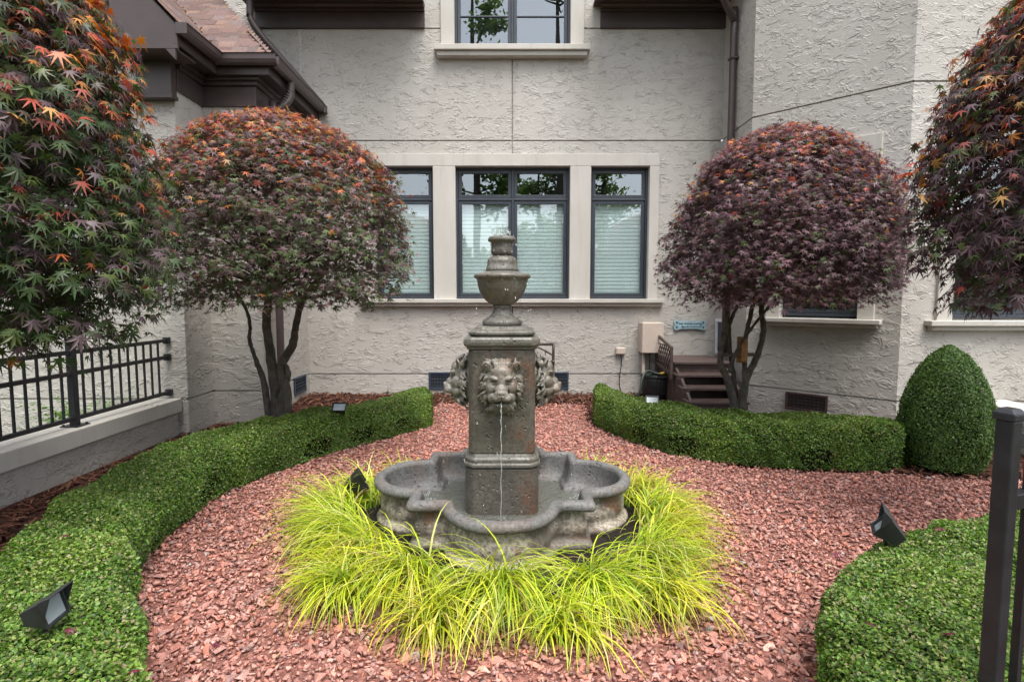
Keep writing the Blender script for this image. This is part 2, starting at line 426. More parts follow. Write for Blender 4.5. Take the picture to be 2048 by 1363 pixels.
# ------------------------------------------------------------------ house
house = thing('house', (0, 8, 0), 'grey beige stucco house with brown eaves around the courtyard', 'house')
class Wall:
    """vertical wall seen from the garden, u runs left to right, d is out towards the garden"""
    def __init__(s, p0, p1):
        s.p0 = np.array(p0, float); d = np.array(p1, float) - s.p0; s.len = np.linalg.norm(d); s.d = d / s.len; s.n = np.array([s.d[1], -s.d[0]])
    def w(s, u, d, z): p = s.p0 + s.d * u + s.n * d; return (p[0], p[1], z)
    def box(s, mb, u0, u1, z0, z1, d0, d1): return mb.box((u0, d0, z0), (u1, d1, z1), s.w)
    def panels(s, parent, us, zs, holes, ranges=None, g=.009):
        """stucco panels with real joints between them; joints at us / zs"""
        strip = MB()
        for i in range(len(us) - 1):
            for j in range(len(zs) - 1):
                a0, a1, b0, b1 = us[i], us[i + 1], zs[j], zs[j + 1]
                e0 = a0 + (g if i > 0 else 0); e1 = a1 - (g if i < len(us) - 2 else 0)
                f0 = b0 + (g if j > 0 else 0); f1 = b1 - (g if j < len(zs) - 2 else 0)
                hs_ = [h for h in holes if h[0] < e1 and h[1] > e0 and h[2] < f1 and h[3] > f0]
                cu = sorted({e0, e1} | {max(e0, min(e1, h[k])) for h in hs_ for k in (0, 1)}); cz = sorted({f0, f1} | {max(f0, min(f1, h[k])) for h in hs_ for k in (2, 3)})
                mb = MB()
                def solid(p, q):
                    if not (0 <= p < len(cu) - 1 and 0 <= q < len(cz) - 1): return False
                    mu, mz = (cu[p] + cu[p + 1]) / 2, (cz[q] + cz[q + 1]) / 2
                    return not any(h[0] < mu < h[1] and h[2] < mz < h[3] for h in hs_)
                for p in range(len(cu) - 1):
                    for q in range(len(cz) - 1):
                        if not solid(p, q): continue
                        A, B, C_, D = cu[p], cu[p + 1], cz[q], cz[q + 1]
                        mb.add([s.w(A, 0, C_), s.w(B, 0, C_), s.w(B, 0, D), s.w(A, 0, D)], [(0, 1, 2, 3)])
                        if not solid(p, q - 1) and (q > 0 or j > 0): mb.add([s.w(A, 0, C_), s.w(B, 0, C_), s.w(B, -.12, C_), s.w(A, -.12, C_)], [(0, 3, 2, 1)])
                        if not solid(p, q + 1) and (q < len(cz) - 2 or j < len(zs) - 2): mb.add([s.w(A, 0, D), s.w(B, 0, D), s.w(B, -.12, D), s.w(A, -.12, D)], [(0, 1, 2, 3)])
                        if not solid(p - 1, q) and (p > 0 or i > 0): mb.add([s.w(A, 0, C_), s.w(A, 0, D), s.w(A, -.12, D), s.w(A, -.12, C_)], [(0, 1, 2, 3)])
                        if not solid(p + 1, q) and (p < len(cu) - 2 or i < len(us) - 2): mb.add([s.w(B, 0, C_), s.w(B, 0, D), s.w(B, -.12, D), s.w(B, -.12, C_)], [(0, 3, 2, 1)])
                if mb.v: obj('wall_panel', mb.v, mb.f, M['stucco'], parent, fix=False)
        mb = MB()
        for z in zs[1:-1]:
            cuts = [(0 - 0, s.len)]
            seg = []; hh = sorted([(h[0], h[1]) for h in holes if h[2] < z < h[3]]); u = us[0]
            for h in hh: seg.append((u, h[0])); u = h[1]
            seg.append((u, us[-1]))
            for a, b in seg:
                if b - a > .02:
                    one = MB(); s.box(one, a, b, z - .02, z + .02, -.05, -.03); one.o('joint', M['trim'], parent)
        return mb

def window(W_, parent, u0, u1, z0, z1, cols=1, transom=None, rail=None, name='window', interior='dark', depth=.075, label=None):
    """frame, sashes and panes set back in the wall"""
    fr = MB(); fw = .032; d0, d1 = -depth - .06, -depth
    W_.box(fr, u0, u1, z0, z0 + fw, d0, d1); W_.box(fr, u0, u1, z1 - fw, z1, d0, d1)
    W_.box(fr, u0, u0 + fw, z0 + fw, z1 - fw, d0, d1 - .001); W_.box(fr, u1 - fw, u1, z0 + fw, z1 - fw, d0, d1 - .001)
    cw = (u1 - u0) / cols
    zs = [z0 + fw] + ([transom] if transom else []) + [z1 - fw]
    for c in range(1, cols): W_.box(fr, u0 + cw * c - .016, u0 + cw * c + .016, z0 + fw, z1 - fw, d0, d1 - .002)
    if transom: W_.box(fr, u0 + fw, u1 - fw, transom - .016, transom + .016, d0, d1 - .003)
    wnd = fr.o(name, M['frame'], parent, bevel=.004)
    if label: wnd['label'] = label
    for c in range(cols):
        a = u0 + (fw if c == 0 else cw * c + .016); b = u0 + (cw * (c + 1) - .016 if c < cols - 1 else (u1 - u0) - fw)
        for q in range(len(zs) - 1):
            e = zs[q] + (.016 if q > 0 else 0); g = zs[q + 1] - (.016 if q < len(zs) - 2 else 0)
            sb = MB(); sw = .045; k0, k1 = d0 + .006, d1 - .014
            A, B, E, G = a + .004, b - .004, e + .004, g - .004
            W_.box(sb, A, B, E, E + sw, k0, k1); W_.box(sb, A, B, G - sw, G, k0, k1)
            W_.box(sb, A, A + sw, E + sw, G - sw, k0, k1 - .001); W_.box(sb, B - sw, B, E + sw, G - sw, k0, k1 - .001)
            if rail and E < rail < G: W_.box(sb, A + sw, B - sw, rail - .009, rail + .009, k0, k1 - .004)
            sb.o('sash', M['frame'], wnd, bevel=.003)
            dd = k1 - .022
            obj('pane', [W_.w(A + sw - .003, dd, E + sw - .003), W_.w(B - sw + .003, dd, E + sw - .003), W_.w(B - sw + .003, dd, G - sw + .003), W_.w(A + sw - .003, dd, G - sw + .003)], [(0, 1, 2, 3)], M['glass'], wnd, fix=False)
    # the room behind
    r0 = d0 - .75; c = [(u0 - .02, z0 - .02), (u1 + .02, z0 - .02), (u1 + .02, z1 + .02), (u0 - .02, z1 + .02)]
    v = [W_.w(u, d0 + .03, z) for u, z in c] + [W_.w(u, r0, z) for u, z in c]
    obj('room', v, [(4, 5, 6, 7), (0, 4, 7, 3), (1, 2, 6, 5), (0, 1, 5, 4), (3, 7, 6, 2)], M[interior], wnd, fix=False)
    return wnd

def trim(W_, parent, rects, name='window_trim', d=.035, depth=.08):
    mb = MB()
    for r in rects: W_.box(mb, *r, -depth, d)
    return mb.o(name, M['trim'], parent, bevel=.006)
def sill(W_, parent, u0, u1, z0, z1, d=.11):
    mb = MB(); h = z1 - z0
    W_.box(mb, u0, u1, z0 + h * .45, z1, -.08, d)
    W_.box(mb, u0 + .035, u1 - .035, z0, z0 + h * .45 - .001, -.05, d - .04)
    return mb.o('window_sill', M['trim'], parent, bevel=.008)

# --- main back wall
XL, XR, YB = -2.94, 2.95, 8.0
Wm = Wall((XL, YB), (XR, YB)); U = lambda x: x - XL
wm = MB().box((XL - .1, YB + 1.2, -.1), (XR + .1, YB + 1.3, 7.0)).o('back_wall', M['room'], house)
wm['label'] = 'trowelled stucco back wall with three windows'
WIN = [(-1.94, -1.115), (-.80, .82), (1.115, 1.94)]; WZ0, WZ1 = 1.485, 3.345
TU0, TU1, TZ0, TZ1 = -2.08, 2.075, 1.47, 3.515
UPW = (-.80, .81, 4.948, 6.3); UPT = (-.985, .995, 4.93, 6.5)
holes = [(U(TU0) + .02, U(TU1) - .02, TZ0 - .03, TZ1 - .02), (U(UPT[0]) + .02, U(UPT[1]) - .02, UPT[2] - .05, 7.0)]
st = Wm.panels(wm, [0, U(.005), Wm.len], [-.1, .40, 3.70, 5.215, 7.0], holes)
Wm.box(st, U(.005) - .03, U(.005) + .03, 3.5, 4.9, -.055, -.032)
st.o('joint', M['trim'], wm)
trim(Wm, wm, [(U(TU0), U(TU1), WZ1, TZ1), (U(TU0), U(WIN[0][0]), TZ0, WZ1 - .001), (U(WIN[0][1]), U(WIN[1][0]), TZ0, WZ1 - .001), (U(WIN[1][1]), U(WIN[2][0]), TZ0, WZ1 - .001), (U(WIN[2][1]), U(TU1), TZ0, WZ1 - .001)])
sill(Wm, wm, U(-2.17), U(2.165), 1.378, 1.482)
trim(Wm, wm, [(U(UPT[0]), U(UPW[0]), UPT[2], 6.5)]); trim(Wm, wm, [(U(UPW[1]), U(UPT[1]), UPT[2], 6.5)])
sill(Wm, wm, U(-1.07), U(1.07), 4.807, 4.945, .16)
for k, (a, b) in enumerate(WIN):
    window(Wm, house, U(a), U(b), WZ0, WZ1, 2 if k == 1 else 1, 2.90, label=['tall narrow window half hidden by the maple', 'double window behind the fountain', 'tall narrow window right of the fountain'][k])
window(Wm, house, U(UPW[0]), U(UPW[1]), UPW[2], UPW[3], 2, None, 5.42, label='upper storey double window')

def blind(a, b, label):
    t = thing('window_blind', ((a + b) / 2, YB + .2, WZ0), label, 'blind', 'cellular blinds in the ground floor windows')
    n = 24; z0, z1 = WZ0 + .045, 2.87; h = (z1 - z0 - .03) / n
    prof = [(0, 0), (.004, .25), (.0055, .5), (.004, .75), (0, 1)]
    v = [(x, YB + .158 - p[0], p[1] * h) for x in (a, b) for p in prof]
    f = [(i, i + 5, i + 6, i + 1) for i in range(4)]
    me = mesh_of('slat', v, f, M['blind'], True)
    for i in range(n):
        o = bpy.data.objects.new('slat', me); o.location = (0, 0, z0 + .03 + i * h); link(o, t)
    MB().box((a, YB + .15, z0), (b, YB + .172, z0 + .028)).o('bottom_rail', M['blind'], t, bevel=.004)
    return t
blind(WIN[0][0] + .04, WIN[0][1] - .04, 'pale green blind in the narrow window partly hidden by the left maple')
blind(WIN[1][0] + .04, .0, 'pale green blind left of the mullion, partly behind the fountain urn')
blind(.02, WIN[1][1] - .04, 'pale green blind right of the mullion in the double window')
blind(WIN[2][0] + .04, WIN[2][1] - .04, 'pale green blind in the narrow window on the right of the fountain')

# --- return, angled wall and right wall
Wr = Wall((XR, 8.0), (XR, 7.0)); wr = MB().box((XR + .9, 7.2, -.1), (XR + 1.0, 8.1, 7)).o('return_wall', M['room'], house)
Wr.panels(wr, [0, Wr.len], [-.1, .40, 3.70, 7.0], []).o('joint', M['trim'], wr)
Wd = Wall((XR, 7.0), (4.1, 5.85)); wd = MB().box((XR + 1.3, 7.3, -.1), (XR + 1.4, 7.4, 7)).o('angled_wall', M['room'], house)
Dw = (.41, 1.226, 1.285, 3.06)
Wd.panels(wd, [0, Wd.len], [-.1, .40, 3.70, 7.0], [(.27, 1.366, 1.2, 3.22)]).o('joint', M['trim'], wd)
trim(Wd, wd, [(.25, Dw[0], 1.25, 3.06), (Dw[1], 1.386, 1.25, 3.06), (.25, 1.386, 3.061, 3.24)])
sill(Wd, wd, .22, 1.46, 1.165, 1.262)
window(Wd, house, *Dw, 1, label='window in the angled wall behind the right maple')
Wq = Wall((4.1, 5.85), (8.5, 5.85)); wq = MB().box((4.3, 7.0, -.1), (8.5, 7.1, 7)).o('right_wall', M['room'], house)
q0 = 4.45 - 4.1
Wq.panels(wq, [0, Wq.len], [-.1, .40, 3.70, 7.0], [(q0 + .02, q0 + 1.8, 1.2, 3.22)]).o('joint', M['trim'], wq)
trim(Wq, wq, [(q0, q0 + .165, 1.25, 3.06), (q0 + 1.65, q0 + 1.82, 1.25, 3.06), (q0, q0 + 1.82, 3.061, 3.24)])
sill(Wq, wq, q0 - .105, q0 + 1.92, 1.158, 1.262)
window(Wq, house, q0 + .165, q0 + 1.65, 1.285, 3.06, 2, interior='room', label='window at the far right under the maple')

# --- left wing
Wf = Wall((-8.0, 6.0), (-3.54, 6.0)); wf = MB().box((-8, 7.2, -.1), (-3.8, 7.3, 3.9)).o('wing_wall', M['room'], house)
Wf.panels(wf, [0, 2.35, Wf.len], [-.1, .40, 3.714], []).o('joint', M['trim'], wf)
obj('wall_panel', [Wf.w(0, 0, 3.726), Wf.w(Wf.len, 0, 3.726), Wf.w(Wf.len, 0, 4.13), Wf.w(0, 0, 8.86)], [(0, 1, 2, 3)], M['stucco'], wf, fix=False)
_j = MB(); Wf.box(_j, 0, Wf.len, 3.7, 3.74, -.03, -.011); _j.o('joint', M['trim'], wf)
Wk = Wall((-8.0, YB), (XL - .001, YB)); Wk.panels(wm, [0, Wk.len], [3.9, 7.0], [])
Wc = Wall((-3.54, 6.0), (-3.54, 6.53)); wc = MB().box((-4.4, 6.3, -.1), (-4.3, 6.5, 3.9)).o('wing_return', M['room'], house)
Wc.panels(wc, [0, Wc.len], [-.1, .40, 3.72, 4.0], []).o('joint', M['trim'], wc)
Wp = Wall((-3.54, 6.53), (XL, 6.53)); wp = MB().box((-3.5, 6.9, -.1), (-3.2, 7.0, 3.9)).o('bay_front', M['room'], house)
Wp.panels(wp, [0, Wp.len], [-.1, .40, 3.72, 4.0], []).o('joint', M['trim'], wp)
Ws = Wall((XL, 6.53), (XL, 8.0)); ws = MB().box((XL - .8, 6.9, -.1), (XL - .7, 7.8, 3.9)).o('bay_side', M['room'], house)
Ws.panels(ws, [0, Ws.len], [-.1, .40, 3.72, 4.0], []).o('joint', M['trim'], ws)

# --- vents in the foundation
def vent(W_, u0, u1, z0, z1, mat, label):
    mb = MB(); t = .028
    W_.box(mb, u0, u1, z0, z0 + t, -.01, .022); W_.box(mb, u0, u1, z1 - t, z1, -.01, .022)
    W_.box(mb, u0, u0 + t, z0 + t, z1 - t, -.01, .021); W_.box(mb, u1 - t, u1, z0 + t, z1 - t, -.01, .021)
    v = mb.o('foundation_vent', M[mat], house, bevel=.004); v['label'] = label
    bk = MB(); W_.box(bk, u0 + t, u1 - t, z0 + t, z1 - t, .001, .003); bk.o('backing', M['dark'], v)
    n = 9
    for i in range(n):
        u = u0 + t + (u1 - u0 - 2 * t) * (i + .5) / n; b = MB(); W_.box(b, u - .004, u + .004, z0 + t, z1 - t, .004, .012); b.o('bar', M[mat], v)
    for i in range(4):
        z = z0 + t + (z1 - z0 - 2 * t) * (i + .5) / 4; b = MB(); W_.box(b, u0 + t, u1 - t, z - .004, z + .004, .0125, .018); b.o('bar', M[mat], v)
vent(Wm, U(-1.21), U(-.79), .172, .425, 'vent', 'blue grey vent left of the fountain')
vent(Wm, U(.40), U(.822), .172, .425, 'vent', 'blue grey vent right of the fountain')
vent(Ws, 7.40 - 6.53, 7.82 - 6.53, .185, .42, 'vent', 'blue grey vent behind the left maple trunk')
vent(Wd, .51, .97, .165, .375, 'ventbrown', 'brown vent behind the right hedge')

# --- eaves of the main roof
for (a, b, nm) in ((XL - .6, -1.205, 0), (1.22, XR + .0, 1)):
    mb = MB()
    mb.box((a, YB - .03, 5.225), (b, YB + .03, 5.42)); mb.box((a, YB - .06, 5.421), (b, YB + .03, 5.455)); mb.box((a, YB - .045, 5.205), (b, YB + .03, 5.224))
    fz = mb.o('frieze_board', M['brown'], house, bevel=.006)
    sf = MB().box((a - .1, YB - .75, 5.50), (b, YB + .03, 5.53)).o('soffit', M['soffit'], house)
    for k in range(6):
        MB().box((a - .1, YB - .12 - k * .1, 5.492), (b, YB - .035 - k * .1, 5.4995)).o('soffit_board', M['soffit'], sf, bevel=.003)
    cr = MB(); prof = [(YB - .06, 5.455), (YB - .1, 5.455), (YB - .12, 5.48), (YB - .12, 5.491), (YB - .03, 5.491), (YB - .03, 5.456)]
    v = [(x, p[0], p[1]) for x in (a, b) for p in prof]; n = len(prof)
    cr.add(v, [tuple(range(n)), tuple(range(n, 2 * n))[::-1]] + [(i, (i + 1) % n, (i + 1) % n + n, i + n) for i in range(n)])
    cr.o('crown_moulding', M['brown'], house)
    MB().box((a - .1, YB - .77, 5.49), (b, YB - .75, 5.75)).o('fascia', M['brown'], house)
    MB().box((a - .1, YB - .85, 5.62), (b, YB - .771, 5.75)).o('eave_gutter', M['brown'], house, bevel=.02)

# --- wing roof
EX, EY, EX2, EZ, PITCH = -3.27, 6.38, -2.70, 4.16, 1.06
YF = 5.62
roof = MB()
A0 = (EX, YF, EZ); top = 4.2
def main_z(x): return EZ + (EX - x) * PITCH
roof.add([(EX, YF, EZ), (EX, EY, EZ), (EX - top, EY + top, EZ + top * PITCH), (EX - top, YF, EZ + top * PITCH)], [(0, 1, 2, 3)])
roof.add([(EX, EY, EZ), (EX2, EY, EZ), (EX2 - 1.66, EY + 1.66, EZ + 1.66 * PITCH), (EX - 1.66, EY + 1.66, EZ + 1.66 * PITCH)], [(0, 1, 2, 3)])
roof.add([(EX2, EY, EZ), (EX2, YB, EZ), (EX2 - 1.62, YB, EZ + 1.62 * PITCH), (EX2 - 1.62, EY + 1.62, EZ + 1.62 * PITCH)], [(0, 1, 2, 3)])
roof = roof.o('wing_roof', M['soffit'], house, fix=False)
SC = .55 * np.array([(.2, .135, .12)] * 7) + .4 * np.array([(.24, .16, .14), (.19, .125, .11), (.28, .19, .155), (.17, .14, .135), (.30, .2, .145), (.22, .15, .14), (.2, .18, .185)])
sl = math.sqrt(1 + PITCH ** 2); ca, sa_ = 1 / sl, PITCH / sl
def shingle_me(w, h=.115, t=.006):
    v = [(-w / 2, 0, 0), (w / 2, 0, 0), (w / 2, h, 0), (-w / 2, h, 0), (-w / 2, 0, t), (w / 2, 0, t), (w / 2, h, t * .3), (-w / 2, h, t * .3)]
    me = mesh_of('shingle', v, [(0, 3, 2, 1), (4, 5, 6, 7), (0, 1, 5, 4), (1, 2, 6, 5), (2, 3, 7, 6), (3, 0, 4, 7)], M['shingle']); fix_normals(me); return me
SM = {w: shingle_me(w) for w in (.11, .15, .19, .24)}
EXPO = .072
def lay(origin, along, up, n_rows, span):
    """courses of shingles; span(row distance)->(a,b) along the course"""
    al, upv = Vector(along), Vector(up); nz = al.cross(upv)
    for r in range(n_rows):
        a, b = span(r * EXPO); s = a + random.uniform(-.1, 0)
        while s < b - .02:
            w = random.choice(list(SM)); m0, m1 = max(s, a - .015), min(s + w, b + .015)
            if m1 - m0 > .03:
                o = bpy.data.objects.new('shingle', SM[w]); mm = Matrix((al, upv, nz)).transposed().to_4x4()
                p = Vector(origin) + al * ((m0 + m1) / 2) + upv * (r * EXPO) + nz * (.006 + .0012 * (r % 2) + random.uniform(0, .003))
                sc = Matrix.Diagonal(((m1 - m0) / w * .985, 1, 1, 1)); mt = mm @ Matrix.Rotation(.045, 4, 'X') @ sc; mt.translation = p
                o.matrix_world = mt; c = SC[random.randrange(len(SC))] * random.uniform(.8, 1.2); o.color = (*c, 1); link(o, roof)
            s += w
d_r = 1 / sl   # horizontal run per slope metre
lay((EX + .02, YF, EZ), (0, 1, 0), (-ca, 0, sa_), 24, lambda h: (0, EY - YF + h * d_r))
lay((EX, EY - .02, EZ), (1, 0, 0), (0, ca, sa_), 24, lambda h: (-h * d_r, EX2 - EX - h * d_r))
lay((EX2 + .02, YB, EZ), (0, 1, 0), (-ca, 0, sa_), 8, lambda h: (EY - YB + h * d_r, 0))
hipd = Vector((-1, 1, PITCH)).normalized(); side = Vector((1, 1, 0)).normalized(); hn = side.cross(hipd)
for i in range(22):
    for sg in (-1, 1):
        o = bpy.data.objects.new('hip_shingle', SM[.11]); sd_ = (side * sg + Vector((0, 0, 0))).normalized()
        fl = Vector((-1, 0, 0)) if False else None
        # each half leans onto its own slope
        dn = (Vector((1, 0, -PITCH)) if sg > 0 else Vector((0, -1, -PITCH))).normalized()
        xa = (dn - hipd * dn.dot(hipd)).normalized(); zz = xa.cross(hipd)
        if zz.z < 0: xa = -xa; zz = -zz
        off = dn - hipd * dn.dot(hipd); off.normalize()
        mm = Matrix((xa, hipd, zz)).transposed().to_4x4() @ Matrix.Rotation(.05, 4, 'X')
        mm.translation = Vector((EX2, EY, EZ)) + hipd * (i * .078 + .02) + off * .052 + zz * .022
        o.matrix_world = mm; c = SC[random.randrange(len(SC))] * random.uniform(.85, 1.1); o.color = (*c, 1); link(o, roof)
# dry litter lying in the valley
n = 260; t = rng.uniform(0, 1.5, n) ** 1.0; cl = np.round(t * 5) / 5 + rng.normal(0, .06, n); cl = np.clip(cl, .02, 1.6)
L = np.stack([EX - cl + rng.normal(0, .02, n), EY + cl + rng.normal(0, .02, n), EZ + cl * PITCH + .03 + rng.uniform(0, .015, n)], 1)
qv = np.array([(-.5, -.3, 0), (.5, -.3, .1), (.4, .3, 0), (-.5, .3, .1)]); qf = np.array([(0, 1, 2, 3)])
me = scatter('leaf_litter', qv, qf, rot_rand(n, .5) * rng.uniform(.012, .03, n)[:, None, None], L, np.array([.42, .27, .1]) * rng.uniform(.6, 1.3, (n, 1)), M['mulch'])
tag(link(bpy.data.objects.new('leaf_litter', me), roof), None, None, None, 'stuff')

def gutter(p0, p1, out):
    p0, p1, out = Vector(p0), Vector(p1), Vector(out); prof = [(-.005, 0), (-.005, -.07), (.02, -.1), (.055, -.11), (.09, -.095), (.105, -.06), (.107, -.01), (.118, 0), (.1, .004), (.098, -.05), (.055, -.095), (.01, -.07), (.006, 0)]
    n = len(prof); v = [p + out * a + Vector((0, 0, b)) for p in (p0, p1) for a, b in prof]
    f = [(i, (i + 1) % n, (i + 1) % n + n, i + n) for i in range(n)] + [tuple(range(n)), tuple(range(n, 2 * n))]
    return obj('gutter', v, f, M['brown'], house)
GZ = EZ + .0
g1 = gutter((EX, YF, GZ), (EX, EY - .118, GZ), (1, 0, 0)); gutter((EX, EY, GZ), (EX2 + .118, EY, GZ), (0, -1, 0)); gutter((EX2, EY - .0, GZ), (EX2, YB - .01, GZ), (1, 0, 0))
MB().box((EX - .004, YF - .012, GZ - .105), (EX + .11, YF - .001, GZ + .006)).o('gutter_end_cap', M['brown'], g1, bevel=.03, seg=4)
MB().box((EX + .03, EY - .03, EZ + .012), (EX2 - .02, EY + .05, EZ + .02), lambda x, y, z: (x, y, z + (y - EY) * PITCH)).o('drip_edge', M['black'], roof)
# soffit, fascia and stepped frieze under the wing eaves
SZ = EZ - .17
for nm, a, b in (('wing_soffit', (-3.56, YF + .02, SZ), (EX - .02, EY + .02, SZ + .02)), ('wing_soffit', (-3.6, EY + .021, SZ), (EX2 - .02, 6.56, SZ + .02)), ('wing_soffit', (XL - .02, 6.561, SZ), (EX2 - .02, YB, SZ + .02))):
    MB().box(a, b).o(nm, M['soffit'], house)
for a, b in (((EX - .03, YF + .0, SZ - .02), (EX - .006, EY - .02, EZ - .005)), ((EX - .03, EY, SZ - .02), (EX2 - .006, EY + .024, EZ - .005)), ((EX2 - .03, EY + .0245, SZ - .02), (EX2 - .006, YB, EZ - .005))):
    MB().box(a, b).o('fascia', M['brown'], house)
for k, (t, z0, z1) in enumerate(((.028, SZ - .32, SZ - .1), (.06, SZ - .099, SZ - .055), (.1, SZ - .054, SZ - .001))):
    mb = MB(); e = .001 * k
    mb.box((-3.54 - .0, 6.02 + e, z0), (-3.54 + t, 6.53 - t, z1)); mb.box((-3.54, 6.53 - t - e, z0), (XL + t, 6.53 + .01, z1 - .0005)); mb.box((XL - .01, 6.532, z0 + .0005), (XL + t, YB - .03, z1))
    mb.o('wing_frieze', M['brown'], house, bevel=.005)
# gable rake: fascia board, rake soffit and boxed return with its small bracket
def rake(x0, x1, dz0, dz1, y0, y1, name, mat):
    mb = MB(); v = [(x, y, main_z(x) + dz) for y in (y0, y1) for x, dz in ((x0, dz0), (x1, dz0), (x1, dz1), (x0, dz1))]
    mb.add(v, [(0, 1, 2, 3), (7, 6, 5, 4), (0, 4, 5, 1), (1, 5, 6, 2), (2, 6, 7, 3), (3, 7, 4, 0)]); return mb.o(name, M[mat], house)
rake(EX - .02, EX - 4.2, -.36, -.012, YF + .005, YF + .03, 'rake_board', 'brown')
rake(EX - .25, EX - 4.2, -.37, -.35, YF + .031, 6.0, 'rake_soffit', 'soffit')
rake(EX - .4, EX - 4.2, -.62, -.371, 5.965, 5.998, 'rake_frieze', 'soffit')
bx = MB(); xa, xb, zb = EX - .70, EX + .005, SZ - .065
bx.add([(x, y, z) for y in (YF + .002, YF + .029) for x, z in ((xa, zb), (xb, zb), (xb, EZ - .05), (EX - .02, EZ - .02), (xa + .02, main_z(xa + .02) - .2), (xa, main_z(xa) - .37))],
       [tuple(range(6))[::-1], tuple(range(6, 12))] + [(i, (i + 1) % 6, (i + 1) % 6 + 6, i + 6) for i in range(6)])
bx.box((xa, YF + .03, zb), (xa + .02, 5.99, zb + .3)); bx.box((xa + .021, YF + .03, zb), (xb - .03, 5.99, zb + .018))
bx.o('boxed_eave_return', M['brown'], house)
br = MB(); br.box((-3.87, 5.9, SZ - .40), (-3.51, 5.998, zb - .001)); br.box((-3.885, 5.885, SZ - .44), (-3.495, 5.998, SZ - .401))
br.o('eave_bracket', M['brown'], house, bevel=.004)

def pipe(pts, r, name, sub=5, parent=house, mat='brown'):
    mb = MB(); mb.tube(pts, r, 14, sub=sub); return mb.o(name, M[mat], parent, smooth=True)
a_ = at_y(498, -60, 7.5); b_ = at_y(500, 35, 7.5); c_ = at_y(520, 68, 7.55); d_ = at_y(632, 196, 7.9); e_ = at_y(646, 214, 7.93); f_ = at_y(649, 228, 7.93)
ds = pipe([a_, b_ + [0, 0, .05], b_, c_, c_ * .5 + d_ * .5, d_, e_, f_], .042, 'downspout', 4); ds['label'] = 'round brown downspout running down the wing roof'
# downspout under the wing gutter, with corrugated elbow
ex = EX2 + .05; pts = [(ex, 6.85, GZ - .1), (ex, 6.85, GZ - .2), (ex - .02, 6.83, GZ - .32), (ex - .10, 6.78, GZ - .42), (ex - .165, 6.75, GZ - .5), (ex - .175, 6.75, GZ - .62), (ex - .175, 6.75, .1)]
mb = MB(); mb.tube(pts, .045, 14, sub=4); mb.o('downspout', M['brown'], house, smooth=True)
for i in range(9):
    p = Vector(pts[1]).lerp(Vector(pts[3]), i / 8); p += Vector((.012, 0, .03)) * math.sin(i / 8 * math.pi) * -.3
    mb = MB(); d3 = (Vector(pts[3]) - Vector(pts[1])).normalized() * .006; mb.tube([p - d3, p + d3], .05, 14); mb.o('elbow_rib', M['brown'], house, smooth=False)
# downspout on the right return wall
pts = [(XR - .40, 7.23, 5.62), (XR - .38, 7.25, 5.40), (XR - .2, 7.4, 5.2), (XR - .075, 7.5, 5.08), (XR - .06, 7.52, 4.9), (XR - .06, 7.52, .72)]
r_ = pipe(pts, .045, 'downspout', 4); r_['label'] = 'brown downspout beside the dog door'
for z in (4.6, 3.2, 1.6): MB().box((XR - .11, 7.465, z), (XR - .001, 7.575, z + .025)).o('pipe_strap', M['brown'], house)
# dog door in the return wall
dd = MB(); u0, u1, z0, z1, t = .06, .40, .70, 1.20, .04
Wr.box(dd, u0, u1, z0, z0 + t, .001, .04); Wr.box(dd, u0, u1, z1 - t, z1, .001, .04); Wr.box(dd, u0, u0 + t, z0 + t, z1 - t, .001, .039); Wr.box(dd, u1 - t, u1, z0 + t, z1 - t, .001, .039)
dog = dd.o('dog_door', M['white'], house, bevel=.004); fl = MB(); Wr.box(fl, u0 + t, u1 - t, z0 + t, z1 - t, .004, .015); fl.o('flap', M['frame'], dog)

# ------------------------------------------------------------------ low garden walls and fences
gw = thing('garden_wall', (-3.75, 4, 0), 'low stucco garden wall with smooth cap carrying the left iron fence', 'wall')
MB().box((-3.95, -.5, -.05), (-3.65, 5.99, .262)).o('wall_base', M['stucco'], gw)
MB().box((-4.0, -.5, .263), (-3.6, 5.985, .41)).o('wall_cap', M['cap'], gw, bevel=.008)
gw2 = thing('garden_wall', (4.95, 4.5, 0), 'low stucco garden wall with smooth cap at right beyond the egg shaped boxwood', 'wall')
MB().box((4.9, 2.6, -.05), (5.2, 5.84, .28)).o('wall_base', M['stucco'], gw2)
MB().box((4.85, 2.6, .281), (5.25, 5.84, .42)).o('wall_cap', M['cap'], gw2, bevel=.008)

fe = thing('iron_fence', (-3.73, 4.67, .41), 'dark iron picket fence standing on the left garden wall', 'fence')
fx = -3.73
for y in (4.67, 2.85):
    MB().box((fx - .028, y - .028, .42), (fx + .028, y + .028, 1.16)).o('post', M['iron'], fe, bevel=.004)
    MB().box((fx - .075, y - .075, .4105), (fx + .075, y + .075, .421)).o('base_plate', M['iron'], fe, bevel=.003)
    for sx in (-1, 1):
        for sy in (-1, 1):
            b = MB(); b.lathe([(.011, .4212), (.011, .432)], (fx + sx * .056, y + sy * .056), 6); b.o('bolt', M['iron'], fe)
for z in (1.04, .86, .475):
    MB().box((fx - .018, 1.0, z - .018), (fx + .018, 5.95, z + .018)).o('rail', M['iron'], fe, bevel=.003)
    MB().box((fx - .03, 5.951, z - .035), (fx + .03, 5.997, z + .035)).o('wall_bracket', M['iron'], fe, bevel=.003)
pk = MB().box((-.008, -.008, .47), (.008, .008, 1.05)); pm = mesh_of('picket', pk.v, pk.f, M['iron'])
for k in range(-24, 12):
    y = 4.67 + k * .115
    if k == 0 or abs(y - 2.85) < .05 or y > 5.93: continue
    o = bpy.data.objects.new('picket', pm); o.location = (fx, y, 0); link(o, fe)

